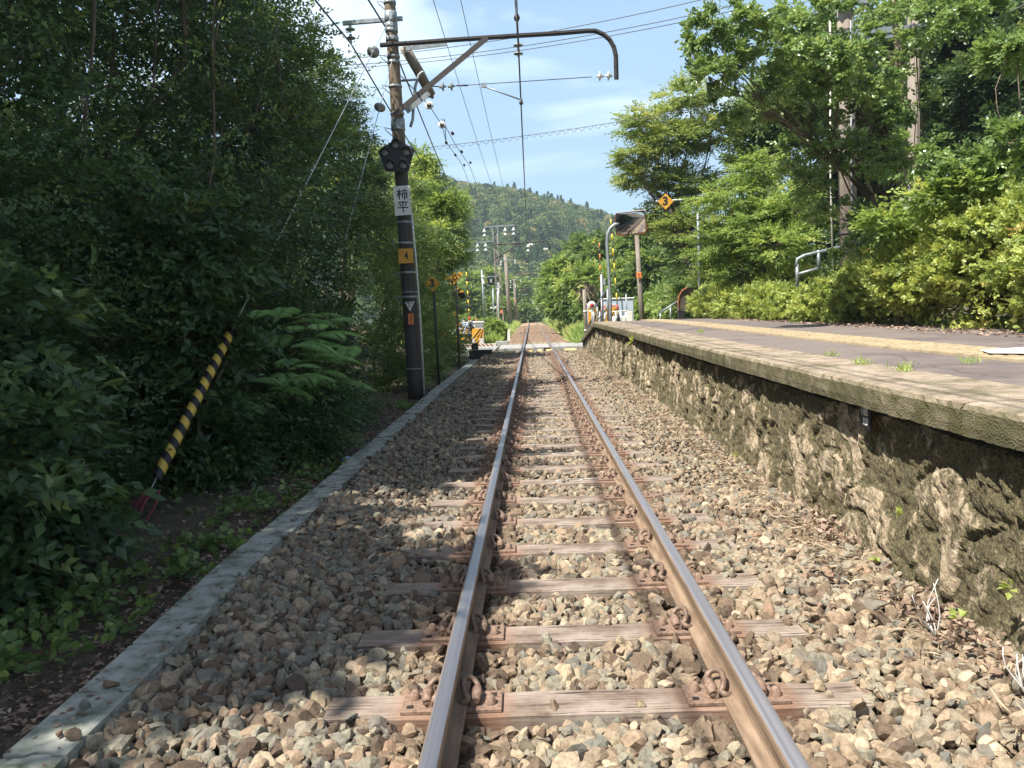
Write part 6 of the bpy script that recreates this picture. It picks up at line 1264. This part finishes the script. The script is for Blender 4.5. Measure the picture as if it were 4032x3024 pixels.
    MP = dict(nleaf=9, tl=.5, ll=.13, wd=.27, kind='quad', droop=.15, upn=1.3, flat=.85, shell=.4, spread=.2)
    tree('maple_tree', 'feathery maple with layered sprays overhanging the hanging 3 sign', 'tree', (6.8, 29.5, .5), [lobe(2560, 480, 30, 130, 45, 1.2), lobe(2720, 380, 30, 110, 45, 1.2, .8), lobe(2500, 620, 30, 60, 30, 1.0, .5), lobe(2640, 560, 30, 150, 45, 1.3), lobe(2560, 700, 30.5, 130, 45, 1.2), lobe(2800, 520, 30, 110, 60, 1.2), lobe(2700, 720, 30.5, 130, 60, 1.3), lobe(2610, 850, 31, 90, 60, 1.2), lobe(2720, 900, 30, 130, 70, 1.2)], M['lf_maple'], M['bark'], R1(621), trunk_r=.11, stems=2, limbs=6, per=66, clump=13, **MP)
    tree('layered_tree', 'bright green layered tree between the maple and the concrete pole', 'tree', (8.0, 24.5, .7), [lobe(2850, 780, 24, 130, 55, 1.1), lobe(3000, 660, 24, 120, 60, 1.1), lobe(2950, 880, 23.5, 140, 60, 1.1), lobe(3080, 800, 23, 110, 70, 1.1), lobe(2820, 960, 24, 110, 60, 1.0), lobe(3080, 960, 22, 110, 60, 1.0), lobe(2900, 1060, 24, 150, 60, 1.0), lobe(3150, 860, 23, 100, 70, 1.0)], M['lf_bright'], M['bark'], R1(622), trunk_r=.12, stems=3, limbs=5, per=44, clump=13, **dict(MP, tl=.4, ll=.115))
    tree('layered_tree', 'dense green bush hiding the foot of the hanging sign post', 'tree', (6.6, 28.0, .6), [lobe(2790, 1110, 28.5, 60, 60, 1.0), lobe(2850, 1080, 28, 90, 80, 1.0), lobe(2720, 1010, 30.5, 70, 90, 1.2), lobe(2980, 1120, 26, 130, 70, 1.0)], M['lf_mid'], M['bark'], R1(623), trunk_r=.08, stems=3, limbs=4, per=60, clump=13, **dict(MP, tl=.35, ll=.11, flat=.4))
    BGK = dict(nleaf=8, tl=.6, ll=.2, wd=.3, kind='quad', droop=.2, upn=.9, flat=.4, shell=.4, spread=.18)
    r = R1(650); BG = [(3100, 500, 30, 160, 200, 'lf_mid', 'mid green tree behind the thick concrete pole'), (3320, 300, 33, 220, 300, 'lf_mid', 'tall tree filling the gap behind the glossy tree'), (3330, 760, 32, 220, 200, 'lf_dark', 'dark tree behind the stems of the glossy tree'), (3600, 500, 30, 250, 320, 'lf_dark', 'dark shaded tree around the second concrete pole'), (3900, 420, 26, 260, 330, 'lf_dark', 'large very dark evergreen at the top corner of the view'), (3850, 60, 27, 280, 150, 'lf_dark', 'dark crown over the pale cables'), (3620, 120, 34, 200, 220, 'lf_mid', 'tall tree behind the crossarm of the concrete pole'), (4200, 300, 24, 250, 420, 'lf_dark', 'dark evergreen cut by the frame edge'), (3020, 860, 34, 200, 140, 'lf_mid', 'distant tree seen between the layered trees'), (3050, 1080, 32, 260, 130, 'lf_dark', 'dark thicket behind the pipe railing'), (3450, 1020, 30, 300, 160, 'lf_dark', 'dark thicket behind the tall hedge'), (3900, 900, 24, 320, 200, 'lf_dark', 'dark thicket behind the hedge crest at the frame edge'), (2780, 1150, 38, 160, 90, 'lf_mid', 'thicket behind the hanging sign post')]
    for i, (px, py, y, rx, ry, mt, lab) in enumerate(BG):
        c = W(px, py, y); lbs = []; n = 6
        for k in range(n): a = r.uniform(0, 6.28); lbs.append((c[0]+rx/FPX*y*.55*math.cos(a), y+r.normal(0, 1.0), c[2]+ry/FPX*y*.6*math.sin(a*1.7+k), rx/FPX*y*.55, 1.6, ry/FPX*y*.42))
        tree('background_tree', lab, 'tree', (c[0], y+.5, .9), lbs, M[mt], M['bark'], R1(651+i), trunk_r=.18, stems=1, limbs=5, per=48, clump=13, **BGK)
    # shade casters on the dark forest side
    for i, (x, y, z) in enumerate(((14.5, 15, 11), (13, 9, 12), (17, 20, 12))):
        tree('forest_tree', ['tall evergreen above the top corner shading the dark trees', 'tall evergreen beside the view above the hedge', 'tall evergreen on the slope behind the dark trees'][i], 'tree', (x, y, 1), [(x, y, z, 3, 3, 1.8), (x-1, y+2, z-2.5, 2.6, 2.6, 1.4)], M['lf_dark'], M['bark'], R1(680+i), trunk_r=.25, stems=1, limbs=5, per=70, clump=14, nleaf=8, tl=.7, ll=.24, wd=.34, kind='quad', droop=.2, flat=.5, shell=.5, spread=.22)
    FR = dict(nleaf=8, tl=.8, ll=.30, wd=.33, kind='quad', droop=.25, upn=.8, flat=.3, shell=.3, spread=.17)
    for i, (px, py, y, rx, ry, mt, lab) in enumerate([(2440, 990, 62, 130, 70, 'lf_mid', 'dark rounded tree top behind the mirror'), (2300, 1010, 72, 80, 70, 'lf_mid', 'olive tree on the near end of the hill foot above the bright trees'), (2330, 1120, 56, 110, 70, 'lf_bright', 'bright yellow green tree between the round post and the rails'), (2225, 1090, 70, 70, 75, 'lf_bright', 'bright rounded tree nearest the far rails'), (2450, 1120, 52, 110, 80, 'lf_bright', 'bright tree behind the banded gate arm'), (2560, 1110, 50, 100, 110, 'lf_mid', 'green tree behind the leaning telegraph pole'), (2240, 1185, 58, 90, 45, 'lf_mid', 'dark bush at the foot of the bright trees'), (2400, 1215, 50, 120, 50, 'lf_mid', 'bush line behind the blue grey cabinet'), (2640, 1190, 45, 70, 60, 'lf_bright', 'bush beside the rusty sheet'), (2200, 1160, 110, 50, 55, 'lf_mid', 'small distant tree where the rails end'), (2560, 1220, 46, 60, 35, 'lf_bright', 'low bright bush by the leaning telegraph pole'), (2560, 960, 58, 120, 60, 'lf_mid', 'tree crown seen under the maple')]):
        c = W(px, py, y); s = y/FPX; lbs = [(c[0]+rx*s*.5*math.cos(a), y+r.normal(0, .8), c[2]+ry*s*.45*math.sin(a), rx*s*.62, rx*s*.6, ry*s*.55) for a in (.3, 1.8, 3.2, 4.6, 5.6)]+[(c[0], y, c[2]+ry*s*.3, rx*s*.5, rx*s*.5, ry*s*.6)]
        big = dict(FR, ll=.0048*y**1.0+.03, tl=.012*y)
        tree('crossing_tree', lab, 'tree', (c[0], y+.3, -.3), lbs, M[mt], M['bark'], R1(700+i), trunk_r=.16, stems=1, limbs=4, per=40, clump=13, **big)
    # palm
    c = W(2310, 1110, 48); rng = R1(720); root = empty('palm', (c[0], 48, -.2), 'fan palm with dark spiky leaves and dry brown fronds below, behind the round post', 'palm'); b = MB(); b.tube([(c[0], 48, -.2), c], .12, 8); b.build('trunk', [M['bark']], root)
    P = []; D = []; N_ = []
    for i in range(20):
        az = rng.uniform(0, 6.28); el = rng.uniform(-.2, 1.1); d0 = np.array([math.cos(az)*math.cos(el), math.sin(az)*math.cos(el), math.sin(el)]); h = c+d0*.45
        for k in range(13): a = (k-6)*.16; s = np.cross(d0, UP); s /= np.linalg.norm(s); P.append(h); D.append(d0*math.cos(a)+s*math.sin(a)); N_.append(UP)
    n = len(P); V, F, k = leaf_geo(np.array(P), np.array(D), np.array(N_), np.full(n, .75), .05, 'leaf'); link_mesh('crown', np_mesh('crown', V-np.array(wloc(root)), F, [M['lf_mid']], tint=np.repeat(rng.uniform(.3, .9, n), k)), root)
    n = 60; az = rng.uniform(0, 6.28, n); V, F, k = leaf_geo(c+np.array([0, 0, -.3])+rng.normal(0, .2, (n, 3)), np.stack([np.cos(az), np.sin(az), -rng.uniform(.5, 1.5, n)], 1), rng.normal(0, 1, (n, 3)), np.full(n, .9), .06, 'leaf'); link_mesh('dry_fronds', np_mesh('dry_fronds', V-np.array(wloc(root)), F, [M['straw']], tint=np.repeat(rng.random(n), k)), root)
right_side()
def grasses():
    rng = R1(800)
    def field(name, n, fx, fy, h, seed, t0=.2, t1=.9, wd=.06):
        r = R1(seed); Y = fy(r, n); X = fx(r, n, Y); H = h*(.5+.6*r.random(n))*(.8+.4*np.sin(X*1.3+Y*.4)); P = np.stack([X, Y, ground_z(X, Y)-.02], 1); pt = .5+.35*np.sin(X*.9+2*np.sin(Y*.35))+r.normal(0, .16, n)
        V, F, k = leaf_geo(P, r.normal(0, .38, (n, 3))+UP, r.normal(0, .6, (n, 3))+np.array([-.5, -.6, .5]), H, wd, 'leaf'); o = link_mesh(name, np_mesh(name, V, F, [M['grass']], tint=np.repeat(np.clip(t0+(t1-t0)*pt, 0, 1), k))); tag(o, kind='stuff')
    field('grass', 40000, lambda r, n, Y: 2.05+track_x(Y)+np.abs(r.normal(0, 2.2, n)), lambda r, n: 38.5+60*r.random(n)**1.5, .95, 1)
    field('grass', 48000, lambda r, n, Y: -2.1+track_x(Y)-np.abs(r.normal(0, 4.0, n)), lambda r, n: 41.5+85*r.random(n)**1.4, .75, 2)
    field('grass', 9000, lambda r, n, Y: np.where(r.random(n) < .5, -2.5-3*r.random(n), 2.4+3*r.random(n))+track_x(Y), lambda r, n: 95+120*r.random(n), 1.1, 3)
    # leafy weeds by the crossing, left
    for i, (px, py, y, rx, rz, lab) in enumerate([(1815, 1290, 40.5, 60, 45, 'leafy weeds behind the striped fence boards'), (1935, 1292, 52, 40, 28, 'bright weeds behind the cream relay cabinet')]):
        lb = [lobe(px, py, y, rx, rz, 1.2), lobe(px+rx*.7, py+8, y, rx*.6, rz*.7, 1.0, .6)]; V, F, T, cl = crown_geo(R1(810+i), lb, per=110, clump=9, nleaf=7, tl=.3, ll=.0035*y, wd=.33, kind='quad', droop=.2, shell=.3, spread=.14); p = W(px, py, y); o = link_mesh('weed_mound', np_mesh('weed_mound', V-p, F, [M['lf_bright']], tint=T), None, p); tag(o, lab, 'weeds')
grasses()
def hills():
    rng = R1(900)
    RX = np.array([-400, -160, -90, -51, -40, -31, -10.5, 3, 16, 34, 46, 75, 110, 170, 300, 500]); RZ = np.array([60, 78, 80, 76.5, 72, 69.6, 66.8, 62.9, 59, 54.3, 49.8, 38, 26, 16, 12, 10])
    def hz(x, y): 
        r = np.interp(x*450/np.maximum(y, 200), RX, RZ)-4.5; t = smooth(215, 450, y); return 1.0+(r-1.0)*t*(1-.0*t)+ (y > 450)*-(y-450)*.12+2.2*np.sin(x*.07+y*.021)*t*(1-t)*4
    x = np.arange(-400, 420, 10.); y = np.arange(205, 620, 10.); X, Y = np.meshgrid(x, y); Z = hz(X, Y); Z[0] = -1.5; n = len(x); k = (np.arange(len(y)-1)[:, None]*n+np.arange(n-1)[None]).ravel()
    o = link_mesh('hills', np_mesh('hills', np.stack([X, Y, Z], -1).reshape(-1, 3), np.stack([k, k+1, k+n+1, k+n], 1), [M['hill_ground']], smooth=True)); tag(o, kind='structure')
    # crowns in view: broadleaf domes and conifer cones made of leaf clumps
    Xs = []; yv = 225.
    while yv < 462:
        sp = 4.0*(.75+yv/700); xv = np.arange(-.20*yv-20, .15*yv+18, sp); Xs.append(np.stack([xv+rng.uniform(-.5, .5, len(xv))*sp, np.full(len(xv), yv)+rng.uniform(-.5, .5, len(xv))*sp], 1)); yv += sp*.9
    XY = np.concatenate(Xs); nT = len(XY); zb = hz(XY[:, 0], XY[:, 1]); con = (np.sin(XY[:, 0]*.06+1.2)*np.sin(XY[:, 1]*.045)+rng.normal(0, .4, nT)) > .75
    K = 190; V_all = []; T_all = []
    u = unit(rng.normal(0, 1, (nT, K, 3))); u[..., 2] = np.abs(u[..., 2])*1.0-.15; R_ = rng.uniform(1.6, 3.4, nT)*np.where(con, .72, 1.05); H = np.where(con, rng.uniform(4.5, 6.5, nT), rng.uniform(2.5, 4.5, nT))
    hgt = rng.random((nT, K)); az = rng.uniform(0, 2*math.pi, (nT, K))
    rc = (1-hgt)**.8*R_[:, None]*rng.uniform(.75, 1.1, (nT, K)); cone = np.stack([rc*np.cos(az), rc*np.sin(az), hgt*H[:, None]+1.5], -1)
    bump_ = 1+.22*np.sin(u[..., 0]*5+XY[:, :1])*np.sin(u[..., 1]*5+XY[:, 1:]); dome = u*(R_[:, None]*bump_*rng.uniform(.85, 1.05, (nT, K)))[..., None]; dome[..., 2] = dome[..., 2]*1.0+H[:, None]*.55
    C = np.where(con[:, None, None], cone, dome); Nn = np.where(con[:, None, None], np.stack([np.cos(az), np.sin(az), np.full_like(az, .6)], -1), u)
    P = (C+np.stack([XY[:, 0], XY[:, 1], zb], 1)[:, None]).reshape(-1, 3); Nn = Nn.reshape(-1, 3)+rng.normal(0, .45, (nT*K, 3)); D = np.cross(Nn, rng.normal(0, 1, (nT*K, 3)))
    tt = np.where(con, rng.normal(.30, .10, nT), rng.normal(.60, .2, nT)); tt = np.repeat(tt, K)+rng.normal(0, .06, nT*K)
    V, F, k = leaf_geo(P, D, Nn, rng.uniform(.5, 1.0, nT*K), .42, 'quad'); o = link_mesh('hillside_forest', np_mesh('hillside_forest', V, F, [M['hill_tree']], tint=np.repeat(np.clip(tt, 0, 1), k))); tag(o, kind='stuff')
    print('hill trees', nT)
    # bamboo and light trees at the foot of the hill
    FT = [(1870, 1150, 150, 45, 80), (1925, 1140, 160, 45, 90), (1985, 1160, 165, 40, 75), (2040, 1165, 190, 40, 70), (2085, 1190, 200, 40, 60), (2125, 1180, 200, 35, 60), (2160, 1190, 170, 40, 55), (1830, 1200, 120, 45, 70), (1960, 1215, 130, 50, 30), (2050, 1232, 150, 50, 14)]
    lab = ['bright bamboo grove behind the crossing gate arm', 'tall bright bamboo clump beside the slim pale pole', 'light green tree behind the lattice mast', 'light tree between the two wooden poles', 'yellowish tree over the far end of the rails', 'pale green tree past the far end of the rails', 'green tree at the bend where the trees on the platform side begin', 'green tree behind the crossing mast at the road', 'low green trees in the field behind the slim pole', 'low bushes along the line at its far end']
    for i, (px, py, y, rx, ry) in enumerate(FT):
        c = W(px, py, y); s = y/FPX; lbs = [(c[0]+rx*s*.5*math.cos(a), y, c[2]+ry*s*.5*math.sin(a), rx*s*.5, rx*s*.5, ry*s*.5) for a in (.6, 2.4, 4.0, 5.4)]+[(c[0], y, c[2]-ry*s*.5, rx*s*.8, rx*s*.6, ry*s*.6)]
        tree('distant_tree', lab[i], 'tree', (c[0], y+.2, -1), lbs, M['lf_bright'] if i not in (7, 9) else M['lf_mid'], M['bark'], R1(950+i), trunk_r=.2, stems=1, limbs=2, per=44, clump=8, nleaf=6, tl=1.4, ll=.0058*y, wd=.3, kind='quad', droop=.3, shell=.3, spread=.16)
hills()

# ------------------------------------------------------------------ summer haze in the valley
def haze():
    b = MB(); b.box((0, 300, 68), (1100, 640, 150)); o = b.build('haze', [], None, (0, 300, 68)); tag(o, kind='stuff')
    m = bpy.data.materials.new('haze'); m.use_nodes = True; nt = m.node_tree; nt.nodes.clear(); out = nt.nodes.new('ShaderNodeOutputMaterial'); v = nt.nodes.new('ShaderNodeVolumePrincipled')
    v.inputs['Density'].default_value = HAZE; v.inputs['Color'].default_value = (.80, .88, 1.0, 1); v.inputs['Anisotropy'].default_value = .3; nt.links.new(v.outputs[0], out.inputs['Volume']); o.data.materials.append(m)
HAZE = .0005
haze()
